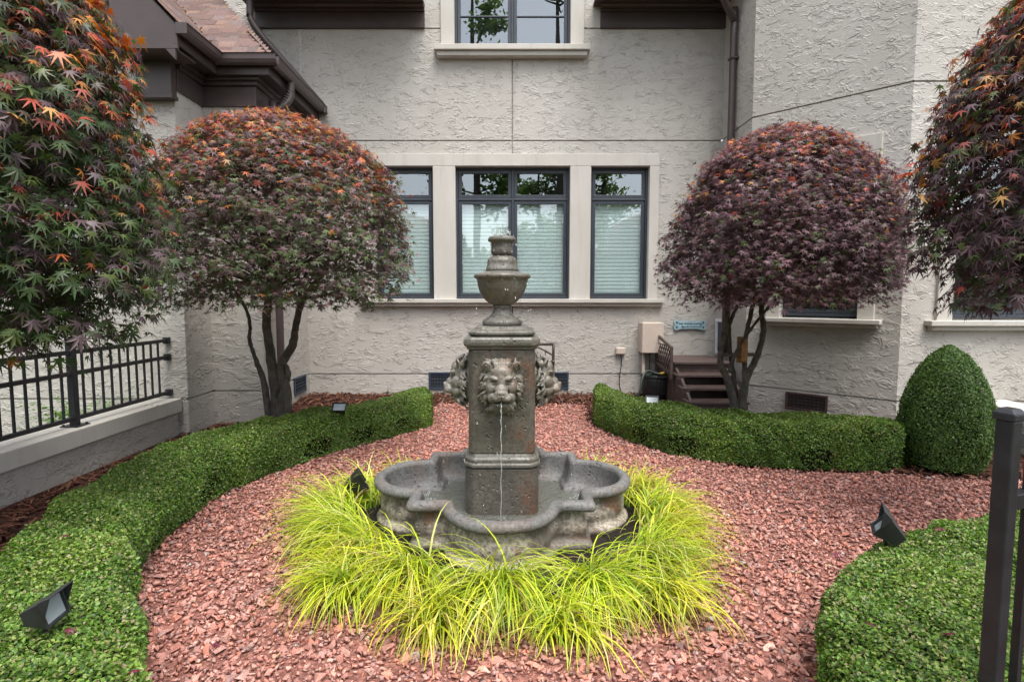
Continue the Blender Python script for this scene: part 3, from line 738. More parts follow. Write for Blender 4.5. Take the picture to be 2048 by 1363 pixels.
# near gate post and fence at the right edge
px, py = 1.245, 1.37
ga = thing('iron_gate_fence', (px, py, 0), 'blurred black metal fence post and rails close up at right edge', 'fence')
rot = math.radians(20)
def rz(x, y, z): return (px + x * math.cos(rot) - y * math.sin(rot), py + x * math.sin(rot) + y * math.cos(rot), z)
MB().box((-.02, -.02, 0), (.02, .02, 1.195), rz).o('post', M['iron'], ga, bevel=.004)
cp = MB(); cp.box((-.025, -.025, 1.1955), (.025, .025, 1.214), rz)
cp.add([rz(-.025, -.025, 1.2142), rz(.025, -.025, 1.2142), rz(.025, .025, 1.2142), rz(-.025, .025, 1.2142), rz(-.015, -.015, 1.226), rz(.015, -.015, 1.226), rz(.015, .015, 1.226), rz(-.015, .015, 1.226)], [(0, 1, 5, 4), (1, 2, 6, 5), (2, 3, 7, 6), (3, 0, 4, 7), (4, 5, 6, 7)])
cp.o('post_cap', M['iron'], ga, bevel=.003)
for z in (1.145, .985, .12): MB().box((.021, -.016, z - .02), (1.6, .016, z + .02), rz).o('rail', M['iron'], ga, bevel=.003)
for k in range(12):
    u = .1 + k * .115; MB().box((u - .0095, -.0095, .1), (u + .0095, .0095, 1.14), rz).o('picket', M['iron'], ga)

# ------------------------------------------------------------------ fountain
ft = thing('fountain', (FX, FY, 0), 'weathered stone tiered fountain with four lion heads in quatrefoil pool', 'fountain')
RA, RL, RLC = .555, .345, .515     # square half width, lobe radius, lobe centre distance
def sdf(x, y):
    q = np.maximum(np.abs(x) - RA, np.abs(y) - RA)
    qx, qy = np.abs(x) - RA, np.abs(y) - RA
    box = np.hypot(np.maximum(qx, 0), np.maximum(qy, 0)) + np.minimum(np.maximum(qx, qy), 0)
    best = box
    for cx, cy in ((RLC, 0), (-RLC, 0), (0, RLC), (0, -RLC)):
        d = np.hypot(x - cx, y - cy) - RL; k = .05
        h = np.clip(.5 + .5 * (d - best) / k, 0, 1); best = d * (1 - h) + best * h - k * h * (1 - h)
    return best
NA = 384; ang = np.linspace(0, 2 * math.pi, NA, endpoint=False)
def outline(o):
    lo, hi = np.full(NA, .02), np.full(NA, 1.4)
    for _ in range(34):
        m = (lo + hi) / 2; s_ = sdf(m * np.cos(ang), m * np.sin(ang)) > o; hi = np.where(s_, m, hi); lo = np.where(s_, lo, m)
    r = (lo + hi) / 2
    for _ in range(2): r = .5 * r + .25 * (np.roll(r, 1) + np.roll(r, -1))
    return r
def sweep(name, prof, mat, close=False, smooth=True):
    v = []; f = []
    for o, z in prof:
        r = outline(o); zz = z + .003 * np.sin(5 * ang + 9 * o) + .002 * np.sin(13 * ang + z * 9)
        v += list(zip(FX + r * np.cos(ang), FY + r * np.sin(ang), zz))
    for i in range(len(prof) - 1):
        for k in range(NA):
            a, b = i * NA + k, i * NA + (k + 1) % NA; f.append((a, b, b + NA, a + NA))
    if close: f.append(tuple(range((len(prof) - 1) * NA, len(prof) * NA)))
    return obj(name, v, f, M[mat], ft, smooth=smooth, fix=False)
RZ = .318
sweep('pool_side', [(-.035, 0), (-.02, .03), (-.012, .05), (-.03, .065), (-.055, .075), (-.05, .10), (-.038, .13), (-.04, .165), (-.052, .20), (-.058, .235), (-.056, .255)], 'poolout')
sweep('pool_rim', [(-.056, .2555), (-.03, .254), (-.008, .26), (.0, .273), (.0, .289), (-.007, .304), (-.02, .314), (-.037, RZ), (-.054, .3165), (-.066, .306), (-.07, .29)], 'pool')
sweep('pool_basin', [(-.07, .2895), (-.078, .25), (-.092, .16), (-.115, .145), (-.13, .138), (-.14, .09), (-.16, .05), (-.22, .045)], 'poolin', True)
rw = outline(-.12)
wat = obj('pool_water', list(zip(FX + rw * np.cos(ang), FY + rw * np.sin(ang), np.full(NA, .118))), [tuple(range(NA))], M['water'])
tag(wat, 'murky green grey water standing in the fountain pool', None, None, 'structure')

def chsq(w, ch, n=4):   # square with chamfered corners, half width w
    pts = []
    for k in range(4):
        a = math.pi / 2 * k; c, s_ = math.cos(a), math.sin(a)
        for x, y in ((w, -(w - ch)), (w, 0), (w, w - ch), (w - ch * .5 + ch * .04, w - ch * .5 + ch * .04)): pts.append((x * c - y * s_, x * s_ + y * c))
    return pts
def loft(name, prof, mat, bevel=.004):
    v = []; f = []
    for w, ch, z in prof: v += [(FX + x, FY + y, z) for x, y in chsq(w, ch)]
    n = 16
    for i in range(len(prof) - 1):
        for k in range(n): f.append((i * n + k, i * n + (k + 1) % n, (i + 1) * n + (k + 1) % n, (i + 1) * n + k))
    f.append(tuple(range(n))[::-1]); f.append(tuple(range((len(prof) - 1) * n, len(prof) * n)))
    return obj(name, v, f, M[mat], ft, bevel=bevel)
loft('pedestal_base', [(.236, .05, .05), (.236, .05, .41), (.231, .05, .42)], 'pedestal', .008)
loft('pedestal_moulding', [(.236, .06, .4205), (.246, .06, .43), (.246, .06, .447), (.236, .06, .455), (.238, .06, .462), (.238, .06, .478), (.226, .06, .49), (.218, .05, .508)], 'urn', .003)
loft('pedestal_shaft', [(.2135, .03, .509), (.212, .03, .8), (.2115, .03, 1.172)], 'pedestal', .008)
loft('pedestal_cap', [(.214, .03, 1.1725), (.222, .03, 1.18), (.222, .03, 1.19), (.232, .04, 1.196), (.241, .045, 1.206), (.243, .05, 1.222), (.241, .05, 1.24), (.232, .05, 1.252), (.21, .05, 1.254)], 'urn', .004)
loft('plinth', [(.19, .04, 1.2545), (.205, .05, 1.264), (.212, .05, 1.27), (.212, .05, 1.284), (.198, .05, 1.292), (.176, .05, 1.302), (.174, .05, 1.312), (.15, .05, 1.318)], 'urn', .004)
mb = MB(); mb.lathe([(.125, 1.3185), (.131, 1.325), (.132, 1.34), (.126, 1.353), (.112, 1.36), (.108, 1.366), (.088, 1.376), (.068, 1.395), (.06, 1.415), (.058, 1.43), (.064, 1.436), (.066, 1.444), (.06, 1.45)], (FX, FY), 48, wob=.006); mb.o('urn_foot', M['urn'], ft, smooth=True)
mb = MB(); mb.lathe([(.058, 1.4505), (.075, 1.456), (.1, 1.474), (.128, 1.503), (.149, 1.54), (.161, 1.575), (.167, 1.61), (.170, 1.622), (.182, 1.627), (.187, 1.637), (.184, 1.65), (.172, 1.656), (.14, 1.662), (.112, 1.672)], (FX, FY), 56, wob=.012); mb.o('urn_bowl', M['urn'], ft, smooth=True)
mb = MB(); mb.lathe([(.113, 1.6725), (.105, 1.69), (.099, 1.712), (.097, 1.716), (.098, 1.73), (.094, 1.748), (.083, 1.763), (.066, 1.772), (.05, 1.774)], (FX, FY), 44, wob=.014); mb.o('urn_shoulder', M['urn'], ft, smooth=True)
mb = MB(); mb.lathe([(.05, 1.7745), (.066, 1.779), (.073, 1.792), (.074, 1.82), (.071, 1.85), (.077, 1.862), (.09, 1.866), (.093, 1.876), (.09, 1.888), (.08, 1.897), (.05, 1.902), (.02, 1.898)], (FX, FY), 44, wob=.01); mb.o('spout_cup', M['urn'], ft, smooth=True)

# --- lion head, modelled once: x right, y out of the shaft (towards the viewer), z up
def lion_mesh():
    bm = bmesh.new()
    def ell(x, z, d, rx, rz, rd, tilt=0):
        r = bmesh.ops.create_icosphere(bm, subdivisions=3, radius=1.0)
        m = Matrix.Translation((x, d, z)) @ Matrix.Rotation(tilt, 4, 'Y') @ Matrix.Diagonal((rx, rd, rz, 1))
        bmesh.ops.transform(bm, matrix=m, verts=r['verts'])
    def tub(pts, rad, seg=8):
        mb = MB(); mb.tube([(p[0], p[2], p[1]) for p in pts], rad, seg, sub=4); vs = [bm.verts.new(v) for v in mb.v]
        for f in mb.f:
            try: bm.faces.new([vs[i] for i in f])
            except ValueError: pass
    ell(0, -.005, .002, .118, .165, .042)
    ell(0, .015, .045, .097, .118, .075)
    ell(0, .072, .088, .066, .052, .040)
    for s in (-1, 1):
        ell(s * .042, .046, .112, .034, .016, .022, -s * .30)       # brow
        ell(s * .045, .018, .104, .014, .0085, .010, -s * .25)      # eye
        ell(s * .062, -.012, .085, .036, .045, .038)                # cheek
        ell(s * .026, -.068, .138, .036, .031, .038)                # muzzle lobe
        ell(s * .056, -.072, .088, .032, .038, .036)
        ell(s * .014, -.040, .176, .009, .007, .006)                # nostril wing
    ell(0, .02, .105, .034, .075, .034); ell(0, -.022, .128, .040, .036, .036)
    ell(0, -.050, .142, .046, .036, .042); ell(0, -.034, .170, .028, .014, .014)
    ell(0, -.118, .102, .038, .02, .038); ell(0, -.128, .07, .052, .03, .04)
    for s in (-1, 1):                                               # ears: a rolled rim around a hollow
        cx, cz = s * .088, .112
        tub([(cx - s * .022, cz - .026, .075), (cx - s * .02, cz + .008, .083), (cx + s * .004, cz + .026, .08), (cx + s * .026, cz + .010, .068), (cx + s * .026, cz - .016, .055)], [.008, .009, .0095, .009, .007])
        ell(cx + s * .003, cz - .004, .045, .026, .03, .018)
    rr = random.Random(3)
    def lock(a, r0, ln, d0, d1, w, sw):
        p = np.array([math.sin(a) * r0 * .80, math.cos(a) * r0 * 1.05 - .006]); rad = np.array([math.sin(a), math.cos(a)])
        down = np.array([math.sin(a) * .35, -1.0]); k = .25 if abs(a) < .8 else .62
        v = rad * (1 - k) + down * k; v /= np.linalg.norm(v); nrm = np.array([-v[1], v[0]]); P = []
        for t in (0, .3, .6, .85, 1):
            q = p + v * ln * t + nrm * sw * math.sin(t * 5.0); P.append((q[0], q[1], d0 + (d1 - d0) * t + .014 * math.sin(t * math.pi)))
        tub(P, [w * .7, w, w * .95, w * .6, w * .25], 7)
    for i in range(92):
        a = rr.uniform(-math.pi, math.pi)
        if abs(a) < .45: continue
        q = rr.random(); r0 = .112 + .035 * q
        if abs(abs(a) - .72) < .2 and q < .6: continue
        lock(a, r0, rr.uniform(.038, .062), .062 - .045 * q, .046 - .04 * q, rr.uniform(.0075, .0115), rr.choice((-1, 1)) * rr.uniform(.004, .010))
    for i in range(7):                                              # forelock
        a = -.48 + .16 * i; tub([(math.sin(a) * .07, .108 + .006 * (i % 2), .092), (math.sin(a) * .10, .138, .078), (math.sin(a) * .12, .156 + .005 * (i % 2), .04)], [.006, .010, .007], 7)
    for i in range(9):                                              # beard
        x = -.06 + .015 * i; tub([(x * .7, -.115, .085), (x * 1.1 + .006 * math.sin(i * 2), -.148, .075), (x * .9 - .006 * math.sin(i * 2), -.186 + abs(x) * .25, .05)], [.011, .013, .004], 7)
    me = bpy.data.meshes.new('lion_raw'); bm.to_mesh(me); bm.free()
    ob = bpy.data.objects.new('lion_raw', me); COL.objects.link(ob)
    r = ob.modifiers.new('r', 'REMESH'); r.mode = 'VOXEL'; r.voxel_size = .0036
    sm = ob.modifiers.new('s', 'SMOOTH'); sm.factor = .5; sm.iterations = 2
    dg = bpy.context.evaluated_depsgraph_get(); out = bpy.data.meshes.new_from_object(ob.evaluated_get(dg))
    bpy.data.objects.remove(ob); bpy.data.meshes.remove(me)
    n = len(out.vertices); co = np.empty(n * 3, np.float32); out.vertices.foreach_get('co', co); co = co.reshape(-1, 3)
    x, d, z = co[:, 0], co[:, 1], co[:, 2]; front = d > .06
    def dent(cx, cz, sx, sz, depth): d[:] -= front * depth * np.exp(-((x - cx) / sx) ** 2 - ((z - cz) / sz) ** 2)
    for s in (-1, 1):
        dent(s * .045, .029, .018, .005, .009); dent(s * .045, .006, .016, .005, .005); dent(s * .026, .012, .007, .010, .006)
        dent(s * .011, -.047, .005, .004, .009)
    dent(0, -.0935, .045, .007, .022); dent(0, -.066, .003, .015, .006); dent(0, .06, .004, .03, .004)
    out.vertices.foreach_set('co', co.ravel()); out.polygons.foreach_set('use_smooth', [True] * len(out.polygons))
    out.materials.clear(); out.materials.append(M['lion']); out.name = 'lion_head'; out.update(); return out
LM = lion_mesh(); HZ = .962; SHW = .2115
for i, (a, lab) in enumerate(((math.pi, 'lion head spout facing the camera'), (math.pi / 2, 'lion head spout in profile on the left'), (-math.pi / 2, 'lion head spout in profile on the right'), (0, 'lion head spout at the back'))):
    o = bpy.data.objects.new('lion_head', LM); o.rotation_euler = (0, 0, a)
    dx, dy = -math.sin(a), math.cos(a); o.location = (FX + dx * SHW, FY + dy * SHW, HZ); link(o, ft); o['label'] = lab

# --- falling water
def stream(a, label, throw, rs=1.0):
    dx, dy = -math.sin(a), math.cos(a); z0, z1 = HZ - .093, .12; T = []; R_ = []
    for i in range(25):
        t = i / 24; o = SHW + .138 + throw * t ** .9; T.append((FX + dx * o + .002 * math.sin(i * 1.9), FY + dy * o, z0 + (z1 - z0) * t * t)); R_.append(rs * (.0032 + .0010 * math.sin(i * 2.3)) * (1 - .25 * t))
    mb = MB(); mb.tube(T, R_, 7, sub=2); o = mb.o('water_stream', M['fall'], None, smooth=True); tag(o, label, 'water stream', 'streams from the lion mouths'); return T[-1]
ends = [stream(math.pi, 'thin water stream falling from the front lion mouth', .10), stream(math.pi / 2, 'thin water stream falling from the left lion mouth', .16, .4), stream(-math.pi / 2, 'thin water stream falling from the right lion mouth', .16, .4)]
def drops(name, pts, rad, label):
    bm = bmesh.new(); bmesh.ops.create_icosphere(bm, subdivisions=1, radius=1); pv = np.array([v.co[:] for v in bm.verts]); pf = np.array([[v.index for v in f.verts] for f in bm.faces]); bm.free()
    n = len(pts); R_ = np.eye(3)[None] * np.array(rad)[:, None, None]
    R_ = R_ * np.array([1, 1, 1.6])[None, :, None]
    me = scatter(name, pv, pf, R_, np.array(pts), np.ones((n, 3)), M['fall'])
    return tag(link(bpy.data.objects.new(name, me)), label, None, None, 'stuff')
P = [(FX + random.gauss(0, .03), FY + random.gauss(0, .03), 1.9 + abs(random.gauss(0, .022))) for _ in range(60)]
P += [(FX + r * math.cos(a), FY + r * math.sin(a), z) for r, a, z in [(random.uniform(.078, .1), random.uniform(0, 6.28), random.uniform(1.68, 1.88)) for _ in range(36)]]
P += [(FX + r * math.cos(a), FY + r * math.sin(a), z) for r, a, z in [(random.uniform(.175, .19), random.uniform(0, 6.28), random.uniform(1.36, 1.63)) for _ in range(50)]]
P += [(FX + r * math.cos(a), FY + r * math.sin(a), z) for r, a, z in [(random.uniform(.24, .5), random.uniform(0, 6.28), random.uniform(.13, 1.1)) for _ in range(70)]]
for e in ends: P += [(e[0] + random.gauss(0, .035), e[1] + random.gauss(0, .035), .122 + abs(random.gauss(0, .03))) for _ in range(40)]
drops('splash_drops', P, [random.uniform(.0018, .0045) for _ in P], 'drops of water splashing around the fountain tiers and pool')

# ------------------------------------------------------------------ Japanese maples
def leaf_shape(fine, lobes=((0, 1.0), (40, .93), (-40, .93), (80, .74), (-80, .74), (125, .42), (-125, .42)), dr=.22):
    lobes = sorted(lobes); pts = [(0, 0, 0)]; n = len(lobes)
    def put(a, r): t = math.radians(a); pts.append((math.sin(t) * r, math.cos(t) * r, -dr * r * r))
    for i, (a, r) in enumerate(lobes):
        pa = lobes[i - 1][0] if i else a - 38; na = lobes[i + 1][0] if i < n - 1 else a + 38
        put((a + pa) / 2, .24 * (1 if 0 < i else .6))
        if fine: put(a - 13, r * .55)
        put(a, r)
        if fine: put(a + 13, r * .55)
    put(lobes[-1][0] + 19, .15)
    f = [(0, i + 1, i) for i in range(1, len(pts) - 1)] + [(0, 1, len(pts) - 1)]
    v = np.array(pts); v[:, 1] += .0; v[0, 2] = .02
    return v, np.array(f)
LF, LC = leaf_shape(True, dr=.36), leaf_shape(False, dr=.36)
L5 = leaf_shape(False, ((0, 1.0), (45, .92), (-45, .92), (95, .66), (-95, .66)), .10)
def crown_r(h): 
    return np.where(h < .22, .86 + .14 * np.sin(np.clip(h / .22, 0, 1) * math.pi / 2), np.sqrt(np.clip(1 - np.clip((h - .22) / .78, 0, 1) ** 2.25, 0, 1)))
def maple(label, base, cen, rx, ry, z0, z1, stems, nclump, per, lsize, pal, fine, holes=0.0, bump_seed=0, clip=None, spread=.2, flat=.022, nout=.6, droop=.45, inner=.25):
    t = thing('japanese_maple', (base[0], base[1], 0), label, 'maple tree', 'clipped maples around the fountain')
    for pts, rad in stems:
        mb = MB(); mb.tube(pts, [q * .8 for q in rad], 9, sub=5)
        for i, p in enumerate(mb.v): 
            k = i * 1.7; mb.v[i] = (p[0] + .004 * math.sin(k), p[1] + .004 * math.cos(k * 1.3), p[2])
        mb.o('trunk' if pts[0][2] < .3 else 'branch', M['bark'], t, smooth=True)
    r = np.random.default_rng(bump_seed)
    # clumps: flat sprays of leaves on a shell, tiered one over the other
    h = r.beta(1.15, 1.0, nclump * 2); a = r.uniform(0, 2 * math.pi, nclump * 2)
    nt_ = 11; wob = .55 * np.sin(2 * a + bump_seed) + .4 * np.sin(5 * a + 1.7 * bump_seed) + .25 * np.sin(9 * a)
    h = np.where(h < .8, np.clip((np.round(h * nt_ + wob) - wob + r.normal(0, .17, len(h))) / nt_, 0, 1), h)
    lump = 1 + .055 * np.sin(3 * a + 5 * h + bump_seed) + .04 * np.sin(7 * a - 9 * h + 2 * bump_seed)
    rad = crown_r(h) * lump; dep = 1 - np.abs(r.normal(0, .07, len(h))) - (r.random(len(h)) < inner) * r.uniform(.08, .55, len(h))
    low = (h < .12) & (r.random(len(h)) < .6); dep = np.where(low, np.sqrt(r.random(len(h))), dep)
    if holes:
        vv = np.sin(4.3 * a + 8 * h + 1.1) * np.sin(17 * h + 2.2 * np.sin(2 * a)); k = (vv < 1 - 2 * holes) | (h > .62); h, a, rad, dep = h[k], a[k], rad[k], dep[k]
    h, a, rad, dep = h[:nclump], a[:nclump], rad[:nclump], dep[:nclump]; nc = len(h)
    C0 = np.stack([cen[0] + rx * rad * dep * np.cos(a), cen[1] + ry * rad * dep * np.sin(a), z0 + (z1 - z0) * h], 1)
    hh = (C0[:, 2] - z0) / (z1 - z0)
    out = np.stack([np.cos(a), np.sin(a), 1.1 * np.clip(hh - .25, -.25, 1) ], 1); out /= np.linalg.norm(out, axis=1, keepdims=True)
    idx = np.repeat(np.arange(nc), per); n = len(idx)
    o_ = out[idx]; nrm0 = np.stack([o_[:, 0] * nout, o_[:, 1] * nout, np.full(n, .9)], 1)
    tang = np.stack([-o_[:, 1], o_[:, 0], np.zeros(n)], 1); nrm0 /= np.linalg.norm(nrm0, axis=1, keepdims=True)
    fwd = np.cross(nrm0, tang); fwd *= np.sign(np.sum(fwd * o_, 1, keepdims=True) + 1e-9)
    q = np.sqrt(r.random(n)) * spread; ph = r.uniform(0, 2 * math.pi, n)
    L = C0[idx] + tang * (q * np.cos(ph) * 1.15)[:, None] + fwd * (q * np.sin(ph) * .85)[:, None] + nrm0 * r.normal(0, flat, n)[:, None]
    nrm = nrm0 + r.normal(0, .36, (n, 3)); tip = fwd + tang * (np.cos(ph) * .9)[:, None] + r.normal(0, .3, (n, 3)) + np.array([0, 0, -droop])
    size = lsize * r.uniform(.55, 1.2, n) * .6
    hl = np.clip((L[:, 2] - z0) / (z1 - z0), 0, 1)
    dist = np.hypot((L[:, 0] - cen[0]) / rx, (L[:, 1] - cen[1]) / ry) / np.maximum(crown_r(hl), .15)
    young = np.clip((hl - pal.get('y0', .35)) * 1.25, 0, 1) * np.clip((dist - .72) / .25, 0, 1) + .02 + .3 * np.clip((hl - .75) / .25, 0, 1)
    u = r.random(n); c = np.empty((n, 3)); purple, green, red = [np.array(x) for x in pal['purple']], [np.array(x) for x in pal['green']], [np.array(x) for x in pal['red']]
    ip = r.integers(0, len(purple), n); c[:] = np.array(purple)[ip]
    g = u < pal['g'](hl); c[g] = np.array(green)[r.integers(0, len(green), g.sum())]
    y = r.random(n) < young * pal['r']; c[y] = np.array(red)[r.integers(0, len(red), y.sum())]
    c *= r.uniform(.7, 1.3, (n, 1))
    cl = np.repeat(r.uniform(.8, 1.2, nc), per)[:, None]; c *= cl
    if clip is not None: k = clip(L); L, nrm, tip, size, c = L[k], nrm[k], tip[k], size[k], c[k]
    R_ = frames(nrm, tip, size); n = len(L)
    # leaves that show largest: near the camera, on the near side, in frame
    fwdc = L[:, 1]; inx = (np.abs(L[:, 0]) < fwdc * .92) & (L[:, 2] < CAMZ + fwdc * .51) & (fwdc > .3)
    toc = -L / np.linalg.norm(L, axis=1, keepdims=True); facing = np.abs(np.sum(nrm / np.linalg.norm(nrm, axis=1, keepdims=True) * toc, 1))
    near = ((cen[0] - L[:, 0]) * cen[0] / rx + (cen[1] - L[:, 1]) * cen[1] / ry) / np.hypot(*cen[:2])
    sc = np.where(inx & (near > .45), size * (facing + .2) / fwdc, 0); top = np.argsort(-sc)[:300]; top = top[sc[top] > 0]; isT = np.zeros(n, bool); isT[top] = True
    pv, pf = LC if fine else L5
    me = scatter('foliage', pv, pf, R_[~isT], L[~isT], c[~isT], M['leaf']); tag(link(bpy.data.objects.new('foliage', me), t), None, None, None, 'stuff')
    lm = mesh_of('leaf', *LF, M['leafo'])
    for i in top:
        o = bpy.data.objects.new('leaf', lm); m = Matrix(R_[i].tolist()).to_4x4(); m.translation = L[i]; o.matrix_world = m; o.color = (*c[i], 1); link(o, t)
    # twigs inside the crown
    mb = MB(); cc = np.array([cen[0], cen[1], z0 + .1 * (z1 - z0)])
    for i in r.choice(nc, min(46, nc), replace=False):
        p = C0[i]; m = cc * .45 + p * .55 + np.array([0, 0, .12]) + r.normal(0, .05, 3); s_ = cc + (p - cc) * .18 + r.normal(0, .03, 3)
        mb.tube([s_, m, p], [.012, .007, .003], 5, sub=3)
    mb.o('twigs', M['twig'], t, smooth=True)['kind'] = 'stuff'
    return t
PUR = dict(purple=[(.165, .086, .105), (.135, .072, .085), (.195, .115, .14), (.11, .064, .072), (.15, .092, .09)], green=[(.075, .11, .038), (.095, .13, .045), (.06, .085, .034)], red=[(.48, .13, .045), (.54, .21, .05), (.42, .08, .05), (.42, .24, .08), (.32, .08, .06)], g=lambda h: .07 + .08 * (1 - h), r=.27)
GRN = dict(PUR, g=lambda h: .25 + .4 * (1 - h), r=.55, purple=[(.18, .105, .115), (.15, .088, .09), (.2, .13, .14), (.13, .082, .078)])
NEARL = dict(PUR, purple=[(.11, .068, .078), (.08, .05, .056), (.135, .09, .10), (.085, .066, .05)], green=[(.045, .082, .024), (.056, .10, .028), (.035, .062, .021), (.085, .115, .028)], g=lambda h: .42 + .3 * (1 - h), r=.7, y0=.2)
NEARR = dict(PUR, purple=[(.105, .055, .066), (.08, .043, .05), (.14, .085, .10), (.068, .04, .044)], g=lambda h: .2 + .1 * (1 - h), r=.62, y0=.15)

def gp(x, y, Y): return tuple(at_y(x, y, Y))
TL = 5.45
stems_l = [([gp(556, 905, TL), gp(553, 800, TL), gp(540, 700, TL), gp(533, 640, TL), gp(540, 560, TL), gp(535, 430, TL - .05)], [.085, .07, .055, .05, .045, .02]),
           ([gp(566, 905, TL + .04), gp(572, 790, TL), gp(562, 735, TL), gp(585, 690, TL), gp(592, 650, TL), gp(607, 600, TL - .1), gp(660, 530, TL - .2), gp(740, 470, TL - .3)], [.085, .07, .055, .05, .04, .035, .022, .012]),
           ([gp(545, 905, TL), gp(530, 775, TL), gp(512, 720, TL), gp(499, 680, TL), gp(500, 650, TL), gp(488, 610, TL), gp(440, 540, TL)], [.05, .04, .026, .022, .02, .018, .012]),
           ([gp(592, 660, TL), gp(596, 620, TL), gp(600, 575, TL), gp(585, 500, TL)], [.03, .026, .022, .012]),
           ([gp(615, 595, TL - .1), gp(650, 590, TL - .15), gp(700, 575, TL - .25), gp(790, 560, TL - .35)], [.02, .016, .012, .006]),
           ([gp(565, 905, TL - .03), gp(560, 810, TL - .06), gp(572, 770, TL - .06), gp(577, 745, TL - .03), gp(566, 720, TL)], [.05, .045, .035, .03, .025])]
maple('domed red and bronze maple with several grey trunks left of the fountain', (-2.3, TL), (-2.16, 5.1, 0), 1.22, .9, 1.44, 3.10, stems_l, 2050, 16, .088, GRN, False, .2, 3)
TR = 5.6
stems_r = [([gp(1468, 900, TR), gp(1470, 820, TR), gp(1455, 760, TR), gp(1440, 715, TR), gp(1452, 650, TR), gp(1455, 590, TR), gp(1450, 500, TR)], [.06, .055, .045, .036, .036, .03, .015]),
           ([gp(1482, 900, TR), gp(1484, 820, TR), gp(1492, 760, TR), gp(1515, 710, TR), gp(1527, 660, TR), gp(1523, 610, TR), gp(1540, 520, TR)], [.06, .055, .045, .038, .034, .032, .015]),
           ([gp(1458, 745, TR - .05), gp(1468, 715, TR - .06), gp(1480, 690, TR - .08), gp(1500, 660, TR - .08), gp(1545, 605, TR - .1), gp(1590, 560, TR - .1)], [.022, .02, .019, .018, .015, .01]),
           ([gp(1490, 765, TR), gp(1489, 720, TR + .03), gp(1492, 670, TR + .05), gp(1505, 610, TR + .05), gp(1510, 530, TR)], [.035, .03, .028, .026, .015]),
           ([gp(1458, 650, TR), gp(1468, 625, TR), gp(1485, 590, TR - .05), gp(1510, 540, TR - .1)], [.026, .022, .018, .01]),
           ([gp(1474, 860, TR + .05), gp(1468, 760, TR + .06), gp(1460, 700, TR + .06), gp(1458, 640, TR + .05)], [.035, .03, .024, .02])]
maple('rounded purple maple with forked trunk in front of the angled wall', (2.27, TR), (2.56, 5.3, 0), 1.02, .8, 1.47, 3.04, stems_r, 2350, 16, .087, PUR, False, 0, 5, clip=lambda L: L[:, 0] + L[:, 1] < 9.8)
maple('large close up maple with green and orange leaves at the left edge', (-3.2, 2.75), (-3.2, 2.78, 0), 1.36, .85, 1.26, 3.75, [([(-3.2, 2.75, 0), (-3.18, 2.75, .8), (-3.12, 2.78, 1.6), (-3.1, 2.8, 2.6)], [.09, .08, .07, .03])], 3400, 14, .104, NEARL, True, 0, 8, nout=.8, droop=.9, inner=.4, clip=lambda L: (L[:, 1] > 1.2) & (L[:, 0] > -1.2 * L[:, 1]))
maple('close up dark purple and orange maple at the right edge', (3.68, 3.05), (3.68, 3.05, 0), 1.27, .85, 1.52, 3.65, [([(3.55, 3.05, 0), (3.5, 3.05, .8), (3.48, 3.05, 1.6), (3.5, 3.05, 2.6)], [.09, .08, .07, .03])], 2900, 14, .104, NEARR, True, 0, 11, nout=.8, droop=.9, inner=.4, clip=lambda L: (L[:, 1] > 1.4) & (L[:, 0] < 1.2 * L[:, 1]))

# ------------------------------------------------------------------ hedges
BV = np.array([(0, 0, 0), (-.33, .5, .10), (0, 1, .0), (.33, .5, .10), (0, .5, -.02)]); BF = np.array([(0, 4, 1), (1, 4, 2), (0, 3, 4), (3, 2, 4)])
BV2 = np.array([(0, 0, 0), (-.34, .5, .11), (0, 1, 0), (.34, .5, .11)]); BF2 = np.array([(0, 2, 1), (0, 3, 2)])
BV6 = np.array([(0, 0, 0), (-.27, .3, .09), (-.25, .68, .08), (0, 1, -.03), (.25, .68, .08), (.27, .3, .09)]); BF6 = np.array([(0, 2, 1), (0, 3, 2), (0, 4, 3), (0, 5, 4)])
def smooth_line(pts, n):
    P = np.array(pts, float); d = np.r_[0, np.cumsum(np.hypot(*np.diff(P, axis=0).T))]; t = np.linspace(0, d[-1], n)
    Q = np.stack([np.interp(t, d, P[:, k]) for k in range(P.shape[1])], 1)
    for _ in range(6): Q[1:-1] = .5 * Q[1:-1] + .25 * (Q[:-2] + Q[2:])
    return Q
